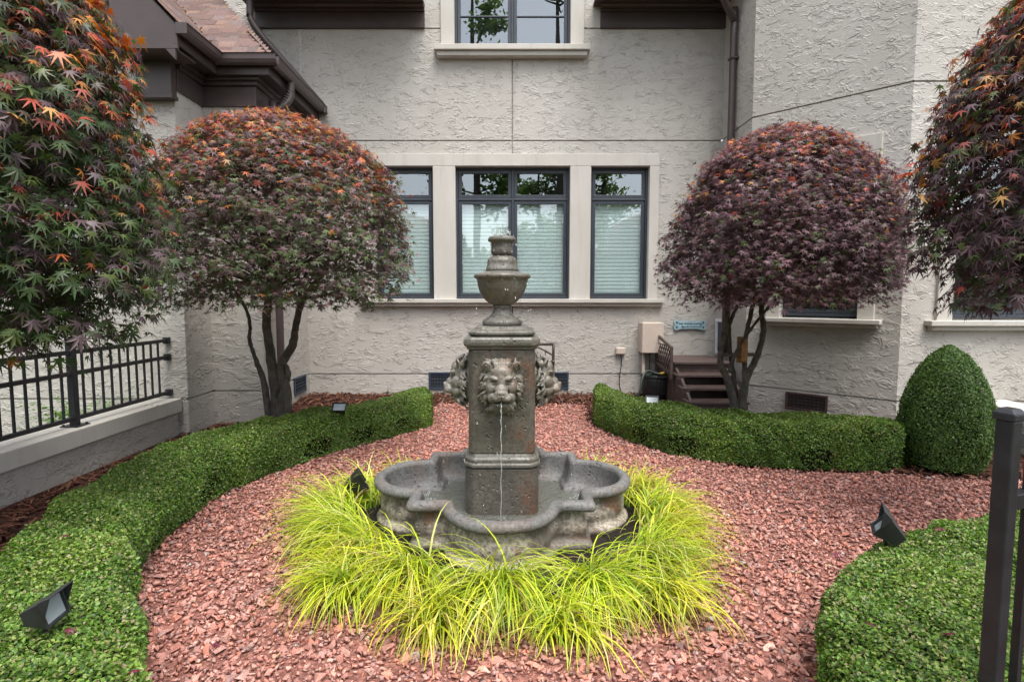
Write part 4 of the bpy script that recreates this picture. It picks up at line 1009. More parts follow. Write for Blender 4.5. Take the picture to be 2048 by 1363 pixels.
def hedge(label, inner, outer, hgt, dens, lsize, nleaf, seed, caps=(True, True)):
    r = np.random.default_rng(seed)
    NS = 160; A = smooth_line(inner, NS); B = smooth_line(outer, NS)
    c0 = (A + B) / 2; t = thing('boxwood_hedge', (c0[NS // 2][0], c0[NS // 2][1], 0), label, 'hedge', 'clipped boxwood hedges around the gravel')
    half = np.linalg.norm(B - A, axis=1) / 2; side = (B - A) / (2 * half[:, None])
    ends = np.minimum(np.arange(NS), np.arange(NS)[::-1]) / NS
    # cross section: rounded box from inner foot over the top to the outer foot
    th = np.linspace(0, math.pi, 41); ex = .33
    cx = -np.sign(np.cos(th)) * np.abs(np.cos(th)) ** ex; cz = np.abs(np.sin(th)) ** ex
    cz = .06 + .94 * cz
    th2 = np.linspace(0, math.pi, 2001); x2 = -np.sign(np.cos(th2)) * np.abs(np.cos(th2)) ** ex; z2 = .06 + .94 * np.abs(np.sin(th2)) ** ex
    al_ = np.r_[0, np.cumsum(np.hypot(np.diff(x2) * np.mean(half), np.diff(z2) * hgt))]; tt_ = np.linspace(0, al_[-1], 41); cx = np.interp(tt_, al_, x2); cz = np.interp(tt_, al_, z2)
    def surf(s, k, push):
        """s in [0,NS-1], k in [0,40], both float"""
        i = np.clip(s.astype(int), 0, NS - 2); u = (s - i)[:, None]; j = np.clip(k.astype(int), 0, 39); w = k - j
        c = c0[i] * (1 - u) + c0[i + 1] * u; sd_ = side[i] * (1 - u) + side[i + 1] * u; hf = half[i] * (1 - u[:, 0]) + half[i + 1] * u[:, 0]
        x = cx[j] * (1 - w) + cx[j + 1] * w; z = cz[j] * (1 - w) + cz[j + 1] * w
        m_ = s / NS * length; nb = .016 * np.sin(m_ * 3.1 + 2 * x + 1.3 * np.sin(m_ * 1.7)) + .015 * np.sin(m_ * 7.3 - 4 * z + seed + 2 * np.sin(m_ * 2.9 + x)) + .010 * np.sin(m_ * 17 + 5 * x + 3 * np.sin(m_ * 5.1 + 3 * z))
        ed = np.minimum(s, NS - 1 - s) / (NS - 1) * length; ef = np.clip(ed / .12, 0, 1); ef = np.sqrt(1 - (1 - ef) ** 2) * .18 + .82
        ww = (hf + push + nb) * x * (.82 + .18 * np.clip(z * 2, 0, 1)) * ef; zz = (hgt + push + nb * .8) * z * (.93 + .07 * ef)
        return np.column_stack([c + sd_ * ww[:, None], zz + ground_z(c[:, 0], c[:, 1])]), sd_ * x[:, None] * 1.0, z
    length = np.sum(np.linalg.norm(np.diff(c0, axis=0), axis=1))
    # solid core under the leaves, dark colour standing in for twigs and inner shade
    ss, kk = np.meshgrid(np.linspace(0, NS - 1, 80), np.linspace(0, 40, 21), indexing='ij')
    V, _, _ = surf(ss.ravel(), kk.ravel(), -.045); i, j = np.meshgrid(np.arange(79), np.arange(20), indexing='ij'); a = (i * 21 + j).ravel()
    me = np_mesh('core', V, np.stack([a, a + 1, a + 22, a + 21], 1), M['hedgecore']); 
    bm = bmesh.new(); bm.from_mesh(me); bm.verts.ensure_lookup_table()
    for e0 in (0, 79 * 21): bm.faces.new([bm.verts[e0 + q] for q in range(21)])
    bm.to_mesh(me); bm.free(); link(bpy.data.objects.new('core', me), t)
    per = 2 * np.mean(half) + 2 * hgt; n = int(length * per * dens)
    s = r.uniform(0, NS - 1, n); k = r.uniform(0, 40, n)
    L, hz, z = surf(s, k, -np.abs(r.normal(0, .015, n)) + .006)
    topn = np.clip((z - .6) / .4, 0, 1); nr = np.column_stack([hz * (1.05 - topn[:, None] * .9), .25 + topn])
    # end caps
    m = int(np.mean(half) * 2 * hgt * dens * 1.1)
    for e, on in ((0, caps[0]), (NS - 1, caps[1])):
        if not on: continue
        d = c0[e] - c0[1 if e == 0 else NS - 2]; d /= np.linalg.norm(d); w = r.uniform(-.95, .95, m); zz = r.uniform(.05, .97, m) * hgt
        bul = .05 * (1 - np.abs(w) ** 3) + r.uniform(-.03, .012, m)
        p = c0[e] + side[e] * (w * half[e] * .85)[:, None] + d * bul[:, None]
        L = np.vstack([L, np.column_stack([p, zz + ground_z(p[:, 0], p[:, 1])])]); nr = np.vstack([nr, np.tile([d[0], d[1], .3], (m, 1))]); topn = np.r_[topn, np.zeros(m)]
    n = len(L)
    # thin patches low down
    gap = np.sin(L[:, 0] * 9 + seed) * np.sin(L[:, 1] * 8 + 2) * np.sin(L[:, 2] * 13); kp = ~((gap > .30) & (L[:, 2] < hgt * .7) & (r.random(n) < .8))
    L, nr, topn = L[kp], nr[kp], topn[kp]; n = len(L)
    nrm = nr + r.normal(0, .55, (n, 3)); tip = r.normal(0, 1, (n, 3)) + nr * .6 + np.array([0, 0, .3]); size = lsize * r.uniform(.6, 1.25, n)
    pal = np.array([(.11, .215, .028), (.145, .28, .038), (.08, .165, .025), (.2, .35, .052), (.06, .12, .024)])
    c = pal[r.integers(0, 5, n)] * r.uniform(.75, 1.25, (n, 1))
    pt_ = np.sin(L[:, 0] * 5.1 + 2.3 * np.sin(L[:, 1] * 2.7 + seed)) * np.sin(L[:, 1] * 4.3 + 1.9 * np.sin(L[:, 0] * 3.1)); c = c * (.86 + .16 * pt_)[:, None] * np.where(pt_ > .35, 1, 0)[:, None] * np.array([1.12, 1.0, .95]) + c * (.86 + .16 * pt_)[:, None] * np.where(pt_ > .35, 0, 1)[:, None]
    clipd = (r.random(n) < .06 + .20 * topn); c[clipd] = np.array([(.31, .36, .11), (.27, .36, .08), (.32, .28, .14)])[r.integers(0, 3, clipd.sum())] * r.uniform(.7, 1.1, (clipd.sum(), 1))
    R_ = frames(nrm, tip, size)
    top = []
    if nleaf:
        inx = (np.abs(L[:, 0]) < L[:, 1] * .9) & (L[:, 2] > CAMZ - L[:, 1] * .68); sc = np.where(inx & (L[:, 2] > hgt * .8), size / L[:, 1], 0); top = np.argsort(-sc)[:nleaf]
    isT = np.zeros(n, bool); isT[top] = True
    nearm = ~isT & (L[:, 1] < 3.3); farm = ~isT & ~nearm
    for mk, (lv, lf) in ((nearm, (BV2, BF2)), (farm, (BV2, BF2))):
        if mk.any(): tag(link(bpy.data.objects.new('foliage', scatter('foliage', lv, lf, R_[mk], L[mk], c[mk], M['box'])), t), None, None, None, 'stuff')
    lm = mesh_of('leaf', BV6, BF6, M['boxo'])
    for i in top:
        o = bpy.data.objects.new('leaf', lm); mm = Matrix(R_[i].tolist()).to_4x4(); mm.translation = L[i]; o.matrix_world = mm; o.color = (*c[i], 1); link(o, t)
    return t
def off(pts, w):  # outer line, w metres to the right hand of travel
    P = smooth_line(pts, 40); T = np.gradient(P, axis=0); T /= np.linalg.norm(T, axis=1, keepdims=True); return [(p[0] + t[1] * w, p[1] - t[0] * w) for p, t in zip(P, T)]
LI = [(x + .09, y - .04) for x, y in LIN[1:]]
LO = [(-1.15, 6.92), (-1.74, 5.91), (-2.18, 5.3), (-2.55, 4.71), (-2.72, 4.05), (-2.68, 3.47), (-2.5, 2.82), (-2.36, 2.47), (-2.1, 2.05), (-1.75, 1.55), (-1.4, 1.2)]
hedge('long curved boxwood hedge sweeping along the left of the gravel', LI, LO, .39, 26000, .0165, 250, 21)
RI = [(.96, 6.4), (1.0, 6.08), (1.2, 5.6), (1.5, 5.13), (2.04, 4.76), (2.57, 4.62), (3.16, 4.62), (3.38, 4.7)]
RO = [(1.12, 7.0), (1.5, 6.25), (1.8, 5.6), (2.26, 5.28), (2.88, 5.13), (3.3, 5.12), (3.42, 5.1)]
hedge('curved boxwood hedge at right in front of the steps', RI, RO, .41, 24000, .0175, 0, 22)
FI = [(.80, 1.2), (.98, 1.55), (1.15, 1.95), (1.28, 2.19), (1.46, 2.41), (1.75, 2.62), (2.0, 2.74), (2.3, 2.86), (2.68, 3.0), (3.4, 3.25)]
FO = [(1.25, .9), (1.5, 1.3), (1.7, 1.7), (1.82, 1.95), (1.95, 2.1), (2.15, 2.2), (2.4, 2.3), (2.7, 2.4), (3.0, 2.5), (3.6, 2.7)]
hedge('low boxwood hedge in the bottom right foreground', FI, FO, .37, 26000, .0165, 250, 23)

def topiary():
    cx, cy = 3.80, 4.80; r = np.random.default_rng(31)
    t = thing('boxwood_topiary', (cx, cy, 0), 'egg shaped clipped boxwood at the end of the right hedge', 'topiary')
    def rad(h): return .335 * np.where(h < .3, .80 + .2 * np.sin(np.clip(h / .3, 0, 1) * math.pi / 2), np.clip(1 - (np.clip(h - .3, 0, 1) / .7) ** 2.0, 0, 1) ** .66)
    H_ = 1.04; mb = MB(); mb.lathe([(float(rad(np.array(h))) * .9 + .001, .03 + h * H_ * .95) for h in np.linspace(0, 1, 16)], (cx, cy), 28); mb.o('core', M['hedgecore'], t, smooth=True)  # solid filler core, inner shade put into its dark colour
    n = 42000; h = r.beta(1.1, 1.15, n); a = r.uniform(0, 2 * math.pi, n); R0 = rad(h) * (1 + .03 * np.sin(5 * a + 7 * h) + .03 * np.sin(9 * a - 11 * h)) - np.abs(r.normal(0, .015, n)) + .006 + (r.random(n) < .12) * r.uniform(0, .018, n)
    L = np.stack([cx + R0 * np.cos(a), cy + R0 * np.sin(a), .04 + h * H_ + .008 * np.sin(6 * a)], 1); nr = np.stack([np.cos(a), np.sin(a), np.clip(h - .25, -.2, 1) * 1.2], 1)
    nrm = nr + r.normal(0, .5, (n, 3)); tip = r.normal(0, 1, (n, 3)) + nr * .5
    pal = np.array([(.085, .16, .035), (.11, .2, .045), (.065, .125, .03), (.15, .26, .055)]); c = pal[r.integers(0, 4, n)] * r.uniform(.7, 1.25, (n, 1))
    me = scatter('foliage', BV2, BF2, frames(nrm, tip, .019 * r.uniform(.6, 1.2, n)), L, c, M['box']); tag(link(bpy.data.objects.new('foliage', me), t), None, None, None, 'stuff')
topiary()

# ------------------------------------------------------------------ golden grass clumps around the pool
def grass_clump(ang_deg, dist, nb, hgt, label, seed):
    r = np.random.default_rng(seed); a = math.radians(ang_deg); dist -= .04; bx_, by = FX + dist * math.cos(a), FY + dist * math.sin(a)
    t = thing('ornamental_grass', (bx_, by, 0), label, 'grass clump', 'golden grass clumps around the fountain'); nb = int(nb * 1.25)
    az = a + r.normal(0, .85, nb); q = r.uniform(0, .13, nb); pa = r.uniform(0, 2 * math.pi, nb)
    p0 = np.stack([bx_ + q * np.cos(pa), by + q * np.sin(pa), np.full(nb, .012)], 1)
    ln = hgt * r.uniform(.5, 1.35, nb) * .98; el0 = np.radians(r.uniform(50, 88, nb)); bend = r.uniform(1.5, 3.1, nb); w = r.uniform(.0028, .0058, nb)
    ns = 7; P = p0.copy(); ptsL = []; d = np.stack([np.cos(az), np.sin(az)], 1); sidev = np.stack([-d[:, 1], d[:, 0], np.zeros(nb)], 1); twist = r.normal(0, .35, nb)
    for i in range(ns + 1):
        tt = i / ns; ptsL.append((P.copy(), w * (1 - tt ** 2.2) + .0002)); el = el0 - bend * (tt + .5 / ns) ** 1.25; st_ = ln / ns
        aa = az + twist * tt; P = P + np.stack([np.cos(aa) * np.cos(el) * st_, np.sin(aa) * np.cos(el) * st_, np.sin(el) * st_], 1); P[:, 2] = np.maximum(P[:, 2], .03 + .01 * r.random(nb))
    V = np.stack([np.stack([p - sidev * ww[:, None], p + sidev * ww[:, None]], 1) for p, ww in ptsL], 1)  # nb, ns+1, 2, 3
    F = []; b0 = (np.arange(nb) * (ns + 1) * 2)[:, None]
    for i in range(ns): F.append(np.stack([b0[:, 0] + 2 * i, b0[:, 0] + 2 * i + 1, b0[:, 0] + 2 * i + 3, b0[:, 0] + 2 * i + 2], 1))
    pal = np.array([(.53, .57, .035), (.65, .65, .07), (.42, .51, .03), (.70, .68, .22), (.22, .34, .03), (.42, .3, .12)]); tint = np.array([r.uniform(.84, 1.03), r.uniform(.92, 1.05), 1.0]); c = tint * pal[r.choice(6, nb, p=[.24, .2, .2, .12, .17, .07])] * r.uniform(.75, 1.2, (nb, 1))
    tl = np.linspace(0, 1, ns + 1); gr = np.clip(1 - tl * 2.6, 0, 1)[None, :, None]; cc_ = c[:, None, :] * (1 - gr) + np.array([.16, .29, .025]) * gr; cc_ = np.repeat(cc_, 2, axis=1).reshape(-1, 3)
    me = np_mesh('blades', V.reshape(-1, 3), np.vstack(F), M['grass'], cc_); tag(link(bpy.data.objects.new('blades', me), t), None, None, None, 'stuff')
G = 'golden green arching grass clump '
for k, (a, d, nb, h, lab) in enumerate([
    (270, 1.10, 430, .50, 'directly in front of the fountain'), (246, 1.08, 330, .47, 'just left of the front centre clump'), (294, 1.16, 330, .46, 'just right of the front centre clump'),
    (224, 1.02, 380, .47, 'at the front left corner of the pool'), (316, 1.14, 380, .46, 'at the front right beside the bare dark soil'), (205, 1.06, 380, .46, 'below the black spotlight left of the pool'),
    (336, 1.08, 360, .43, 'right of the pool in front of the right lobe'), (186, 1.12, 330, .43, 'at the far left beside the black spotlight'), (356, 1.05, 320, .41, 'at the far right of the pool'),
    (166, 1.06, 240, .38, 'behind the black spotlight on the left'), (17, 1.02, 230, .38, 'behind the right lobe of the pool'), (140, 1.02, 130, .34, 'at the back left corner of the pool'),
    (42, 1.0, 130, .34, 'at the back right corner of the pool'), (258, 1.33, 170, .36, 'low at the very front left of centre'), (283, 1.36, 170, .36, 'low at the very front right of centre'), (233, 1.30, 190, .4, 'trailing over the gravel at the front left'), (306, 1.36, 190, .38, 'trailing over the gravel at the front right')]):
    grass_clump(a, d, nb, h, G + lab, 100 + k)

# ------------------------------------------------------------------ flood lights
def flood(loc, aim, s, label, stake=True, hood=True):
    t = thing('garden_floodlight', loc, label, 'floodlight', 'black garden floodlights'); f = Vector(aim).normalized(); x = f.cross(Vector((0, 0, 1))).normalized(); z = x.cross(f)
    o = Vector(loc) + Vector((0, 0, s * .55)); w = lambda a, b, c: tuple(o + x * (a * s) + f * (b * s) + z * (c * s))
    fr, bk = [(-.5, .3, -.4), (.5, .3, -.4), (.5, .3, .4), (-.5, .3, .4)], [(-.22, -.5, -.2), (.22, -.5, -.2), (.22, -.5, .2), (-.22, -.5, .2)]
    ins = [(-.43, .3, -.33), (.43, .3, -.33), (.43, .3, .33), (-.43, .3, .33)]; dp = [(-.41, .2, -.31), (.41, .2, -.31), (.41, .2, .31), (-.41, .2, .31)]
    v = [w(*p) for p in fr + bk + ins + dp]; q = lambda a, b: [(a + i, a + (i + 1) % 4, b + (i + 1) % 4, b + i) for i in range(4)]
    obj('housing', v, q(0, 4) + [(4, 5, 6, 7)] + q(0, 8) + q(8, 12), M['black'], t, bevel=s * .015)
    obj('lens', [w(a, .21, c) for a, _, c in dp], [(0, 1, 2, 3)], M['lens'], t)
    if hood:
        hv = [w(-.52, .28, .42), w(.52, .28, .42), w(.52, .62, .46), w(-.52, .62, .46), w(-.52, .28, -.1), w(.52, .28, -.1)]
        obj('visor', hv, [(0, 1, 2, 3), (0, 3, 4), (1, 5, 2)], M['black'], t).modifiers.new('s', 'SOLIDIFY').thickness = s * .03
    mb = MB(); mb.tube([w(0, -.15, -.3), tuple(Vector((o.x, o.y, max(0, o.z - s))))], s * .06, 8)
    if stake: mb.tube([(o.x, o.y, o.z - s * .9), (o.x, o.y, 0)], .011, 8)
    mb.o('stake', M['black'], t)
p = at_z(92, 1245, .42); flood((p[0], p[1], .40), (.97, .12, .28), .115, 'large black floodlight with pale lens in bottom left hedge', hood=True)
p = at_z(680, 824, .40); flood((p[0] - .02, p[1] + .06, .345), (.06, -.62, .72), .135, 'floodlight with bright square lens on the left hedge', hood=False)
p = at_z(1303, 809, .40); flood((p[0] + .02, p[1] + .06, .345), (-.12, -.7, .6), .135, 'floodlight set in the right hedge by the plant pot', hood=False)
p = at_z(1775, 1080, .38); flood((p[0], p[1], .36), (-.62, .35, .62), .135, 'black floodlight seen from behind on bottom right hedge')
p = at_z(716, 1010, .02); flood((p[0], p[1], .1), (.85, .3, .5), .17, 'black spotlight among the grass left of the pool', hood=False)

# ------------------------------------------------------------------ steps by the dog door
stp = thing('wooden_steps', (2.5, 7.2, .05), 'brown painted wooden steps up to the dog door landing', 'steps')
sx0, sx1 = 2.10, 2.80
land = MB()
land.box((sx0 - .01, 7.12, .64), (XR - .12, 7.99, .672)); land.o('landing', M['steps'], stp, bevel=.005)
MB().box((sx0, 7.16, .05), (XR - .13, 7.19, .639)).o('riser', M['steps'], stp)
MB().box((sx0, 7.191, .05), (sx0 + .03, 7.98, .639)).o('side_board', M['steps'], stp)
for z, y in ((.535, 6.90), (.405, 6.67), (.275, 6.45), ):
    MB().box((sx0 - .02, y, z - .032), (sx1, y + .26, z)).o('tread', M['steps'], stp, bevel=.006)
    MB().box((sx0 - .028, y - .006, z - .06), (sx0 + .06, y + .05, z - .033)).o('tread_cleat', M['steps'], stp)
MB().box((sx0 + .02, 6.48, .03), (sx1 - .02, 6.50, .242)).o('riser', M['steps'], stp)
for x in (sx0, sx1 - .06):
    mb = MB(); v = [(xx, y, z) for xx in (x + .012, x + .045) for y, z in ((6.47, .02), (6.47, .24), (6.69, .372), (6.92, .502), (7.155, .60), (7.155, .02))]
    mb.add(v, [tuple(range(6))[::-1], tuple(range(6, 12))] + [(i, (i + 1) % 6, (i + 1) % 6 + 6, i + 6) for i in range(6)]); mb.o('stringer', M['steps'], stp)
# lattice guard on the left of the landing
lx = sx0 - .035
for y in (7.15, 7.9): MB().box((lx - .015, y - .02, .45), (lx + .015, y + .02, 1.0 if y > 7.5 else .87)).o('guard_post', M['steps'], stp)
for z0, z1 in ((.98, .85), (.58, .52)):
    MB().add([(lx + a, y, z + b) for a in (-.012, .012) for y, z in ((7.15, z1), (7.9, z0)) for b in (-.02, .02)], [(0, 1, 3, 2), (4, 6, 7, 5), (0, 2, 6, 4), (1, 5, 7, 3), (0, 4, 5, 1), (2, 3, 7, 6)]).o('guard_rail', M['steps'], stp)
for k in range(9):
    for sg in (-1, 1):
        y0 = 7.1 + k * .1; mb = MB(); yy0, yy1 = (y0 - .14, y0 + .14) if sg > 0 else (y0 + .14, y0 - .14); c = lambda v: min(7.88, max(7.17, v)); f0, f1 = (c(yy0) - yy0) / (yy1 - yy0), (c(yy1) - yy0) / (yy1 - yy0)
        if f1 - f0 < .15: continue
        za, zb_ = .55 + .32 * f0, .55 + .32 * f1; mb.tube([(lx + .004 * sg, c(yy0), za), (lx + .004 * sg, c(yy1), zb_)], .008, 4); mb.o('lattice_strip', M['steps'], stp)

# ------------------------------------------------------------------ things on and by the back wall
eb = thing('electrical_box', (2.02, 7.98, .7), 'beige metal utility box on the wall left of the steps', 'utility box')
c0_ = at_y(1283, 706, 7.78); c1_ = at_y(1328, 645, 7.78)
MB().box((c0_[0], 7.78, c0_[2]), (c1_[0], 7.995, c1_[2])).o('cabinet', M['boxm'], eb, bevel=.01)
MB().box((c0_[0] + .006, 7.768, c0_[2] + .006), (c1_[0] - .006, 7.779, c1_[2] - .006)).o('door', M['boxm'], eb, bevel=.004)
pipe([(c0_[0] + .06, 7.9, c0_[2]), (c0_[0] + .06, 7.9, .08)], .024, 'conduit', 1, eb, 'boxm')
pipe([(c0_[0] + .15, 7.92, c0_[2]), (c0_[0] + .145, 7.9, .5), (c0_[0] + .15, 7.92, .2)], .006, 'cable', 4, eb, 'black')
ob_ = thing('wall_outlet', (1.55, 7.98, .73), 'small weatherproof outlet cover with dangling black cord', 'outlet')
a = at_y(1232, 708, 7.95); b = at_y(1251, 695, 7.95); MB().box((a[0], 7.93, a[2]), (b[0], 7.998, b[2])).o('cover', M['boxm'], ob_, bevel=.012)
q = at_y(1242, 708, 7.95); pipe([(q[0], 7.95, q[2]), (q[0] + .005, 7.94, q[2] - .15), (q[0] - .02, 7.95, q[2] - .38), (q[0] + .01, 7.93, q[2] - .55), (q[0] + .08, 7.9, .12)], .007, 'cord', 5, ob_, 'black')

sg = thing('dog_bone_sign', (2.55, 7.98, 1.1), 'pale blue bone shaped sign with lettering above the steps', 'sign')
a = at_y(1347, 660, 7.98); b = at_y(1412, 639, 7.98); x0, x1, zc = a[0], b[0], (a[2] + b[2]) / 2; hh_ = (b[2] - a[2]) / 2
def bone(grow):
    pts = []; r = hh_ * .55; 
    import itertools
    N_ = 120
    for k in range(N_):
        t = 2 * math.pi * k / N_; c, s_ = math.cos(t), math.sin(t); best = 0
        # farthest ray hit of a union of a bar and four discs
        L_ = (x1 - x0) / 2; hw = L_ - r; hb = hh_ * .72
        rb = min(hw / abs(c) if abs(c) > 1e-6 else 9, hb / abs(s_) if abs(s_) > 1e-6 else 9); best = rb
        for sx in (-1, 1):
            for sy in (-1, 1):
                cx_, cy_ = sx * hw, sy * (hh_ - r); pr = c * cx_ + s_ * cy_; dd_ = cx_ ** 2 + cy_ ** 2 - pr ** 2
                if pr > 0 and dd_ < r * r: best = max(best, pr + math.sqrt(r * r - dd_))
        best += grow; pts.append(((x0 + x1) / 2 + c * best, zc + s_ * best))
    return pts
pb = bone(0); v = [(x, 7.965, z) for x, z in pb] + [(x, 7.985, z) for x, z in pb]; n = len(pb)
obj('board', v, [tuple(range(n)), tuple(range(n, 2 * n))[::-1]] + [(i, i + n, (i + 1) % n + n, (i + 1) % n) for i in range(n)], M['sign'], sg)
def text(s_, x, z, size, y, parent, mat, name='lettering'):
    cu = bpy.data.curves.new(name, 'FONT'); cu.body = s_; cu.size = size; cu.align_x = 'CENTER'; cu.align_y = 'CENTER'; cu.extrude = .0015; cu.shear = .15
    o = bpy.data.objects.new(name, cu); COL.objects.link(o); dg = bpy.context.evaluated_depsgraph_get(); me = bpy.data.meshes.new_from_object(o.evaluated_get(dg)); bpy.data.objects.remove(o)
    me.materials.clear(); me.materials.append(mat); me.transform(Matrix.Translation((x, y, z)) @ Matrix.Rotation(math.pi / 2, 4, 'X')); me.name = name; return link(bpy.data.objects.new(name, me), parent)
text('Dogs Welcome, Children', (x0 + x1) / 2, zc + .022, .032, 7.962, sg, M['ink']); text('Must Be On A Leash', (x0 + x1) / 2 + .02, zc - .024, .034, 7.962, sg, M['ink'])
for sx in (-1, 1):
    for sy in (-1, 1):
        cx_, cz_ = (x0 + x1) / 2 + sx * ((x1 - x0) / 2 - hh_ * .55), zc + sy * hh_ * .45; mb = MB()
        for dx, dz, r in ((0, -.005, .011), (-.012, .008, .0045), (-.004, .013, .0045), (.005, .013, .0045), (.013, .007, .0045)):
            mb.add([(cx_ + dx + r * math.cos(t), 7.9635, cz_ + dz + r * math.sin(t)) for t in np.linspace(0, 2 * math.pi, 12, endpoint=False)], [tuple(range(12))])
        mb.o('paw_print', M['ink'], sg)
for x, z, a in ((x0 + .125, zc - .03, -.6), (x1 - .075, zc, .5)):
    mb = MB(); c, s_ = math.cos(a), math.sin(a); mb.add([(x + c * u - s_ * w, 7.9633, z + s_ * u + c * w) for u, w in ((-.017, -.005), (.017, -.005), (.017, .005), (-.017, .005))], [(0, 1, 2, 3)]); mb.o('bone_mark', M['ink'], sg)

pt = thing('plant_pot', (1.98, 7.62, .1), 'round black ribbed pot with a hose beside the steps', 'pot')
pc = (1.985, 7.6); pr = [(.12, .10), (.15, .12), (.185, .2), (.2, .3), (.205, .38), (.195, .41), (.215, .415), (.217, .435), (.20, .438), (.19, .42), (.18, .30)]
mb = MB(); mb.lathe(pr, pc, 56, False)
for i, (x, y, z) in enumerate(mb.v):
    k = i % 56
    if z < .4 and k % 2: mb.v[i] = (pc[0] + (x - pc[0]) * .975, pc[1] + (y - pc[1]) * .975, z)
mb.o('shell', M['black'], pt, smooth=False); mb = MB(); mb.lathe([(.19, .36), (.01, .37)], pc, 24); mb.o('filling', M['soil'], pt)
hs_ = thing('garden_hose', (1.85, 7.5, .1), 'dark green hose coiled in the black pot and hanging over its rim', 'hose')
hp = [(pc[0] - .3, 7.42, .12), (pc[0] - .26, 7.4, .25), (pc[0] - .22, 7.45, .42), (pc[0] - .14, 7.52, .50), (pc[0] - .02, 7.53, .47), (pc[0] + .1, 7.5, .46), (pc[0] + .14, 7.6, .45), (pc[0], 7.72, .44), (pc[0] - .12, 7.62, .43), (pc[0], 7.5, .42)]
pipe(hp, .016, 'tube', 5, hs_, 'hose'); pipe([(pc[0] + .02, 7.47, .47), (pc[0] + .08, 7.44, .49)], .018, 'nozzle', 1, hs_, 'brass')

ch = thing('patio_chair', (.3, 7.35, .08), 'brown metal patio chair behind the fountain', 'chair')
cx0, cx1, cyb = .02, .545, 7.3
for x in (cx0, cx1):
    pipe([(x, 7.62, .08), (x, 7.60, .5)], .016, 'leg', 1, ch); pipe([(x, cyb - .02, .08), (x, cyb, .5), (x, cyb - .03, .9)], .018, 'leg', 3, ch)
    pipe([(x, cyb - .04, .66), (x, 7.5, .64), (x, 7.62, .6), (x, 7.62, .5)], .02, 'arm', 3, ch)
pipe([(cx0, cyb - .03, .89), (cx1, cyb - .03, .89)], .018, 'top_rail', 1, ch); pipe([(cx0, cyb, .52), (cx1, cyb, .52)], .016, 'lower_rail', 1, ch)
pipe([(cx0, cyb - .02, .74), ((cx0 + cx1) / 2, cyb - .03, .86), (cx1, cyb - .02, .74)], .012, 'back_arc', 6, ch)
MB().box((cx0 + .02, cyb + .01, .47), (cx1 - .02, 7.63, .5)).o('seat', M['brown'], ch, bevel=.01)
for k in range(1, 5): pipe([(cx0 + .105 * k, cyb, .52), (cx0 + .105 * k, cyb - .02, .8)], .008, 'back_bar', 1, ch)

bf = thing('bird_feeder', (2.3, 5.5, .9), 'cedar wood bird feeder hung in the right maple fork', 'bird feeder')
a = at_y(1474, 725, TR - .03); b = at_y(1496, 673, TR - .03)
MB().box((a[0], TR - .03, a[2]), (b[0], TR - .005, b[2])).o('back_board', M['cedar'], bf, bevel=.003)
MB().box((a[0] + .02, TR - .085, a[2] + .02), (b[0] - .02, TR - .031, b[2] - .03)).o('seed_box', M['cedar'], bf, bevel=.003)
c = at_y(1450, 712, TR); d = at_y(1511, 706, TR); MB().box((c[0], TR - .03, c[2]), (a[0] - .001, TR + .05, d[2])).o('shelf', M['bark'], bf, bevel=.004); MB().box((b[0] + .001, TR - .03, c[2]), (d[0], TR + .05, d[2])).o('shelf', M['bark'], bf, bevel=.004)

def fern(loc, n, ln, label, seed):
    r = np.random.default_rng(seed); t = thing('fern', loc, label, 'fern'); Ls, Ns, Ts, Ss = [], [], [], []
    for k in range(n):
        a = r.uniform(0, 2 * math.pi); el = r.uniform(.7, 1.4); l_ = ln * r.uniform(.7, 1.1); p = np.array(loc, float)
        for i in range(16):
            e2 = el - i * .08; dv = np.array([math.cos(a) * math.cos(e2), math.sin(a) * math.cos(e2), math.sin(e2)]); p = p + dv * l_ / 16; sv = np.array([-math.sin(a), math.cos(a), 0])
            for s_ in (-1, 1): Ls.append(p.copy()); Ns.append(np.cross(dv, sv) + r.normal(0, .2, 3)); Ts.append(sv * s_ + dv * .5); Ss.append(.09 * (1 - i / 19))
    L = np.array(Ls); m = len(L); c = np.array([.09, .19, .03]) * r.uniform(.7, 1.3, (m, 1))
    tag(link(bpy.data.objects.new('fronds', scatter('fronds', BV, BF, frames(np.array(Ns), np.array(Ts), np.array(Ss)), L, c, M['box'])), t), None, None, None, 'stuff')
fern((-4.3, 5.5, 0), 46, .85, 'bright green fern behind the left iron fence', 5)

n = 420; P2 = np.stack([rng.uniform(-2.0, 3.2, n), rng.uniform(1.9, 6.9, n)], 1); k = in_poly(P2, gpoly) & (np.hypot(P2[:, 0] - FX, P2[:, 1] - FY) > 1.25); P2 = P2[k]; n = len(P2)
L = np.column_stack([P2, ground_z(P2[:, 0], P2[:, 1]) + rng.uniform(.025, .04, n)]); c = np.array([(.3, .2, .09), (.13, .07, .04), (.2, .05, .05), (.4, .33, .16)])[rng.integers(0, 4, n)]
st_ = np.array([(-.5, -.07, 0), (.5, -.05, .1), (.5, .05, .1), (-.5, .07, 0)])
tag(link(bpy.data.objects.new('leaf_litter', scatter('leaf_litter', st_, qf, rot_rand(n, .35) * rng.uniform(.015, .06, n)[:, None, None], L, c, M['mulch'])), gravel), None, None, None, 'stuff')
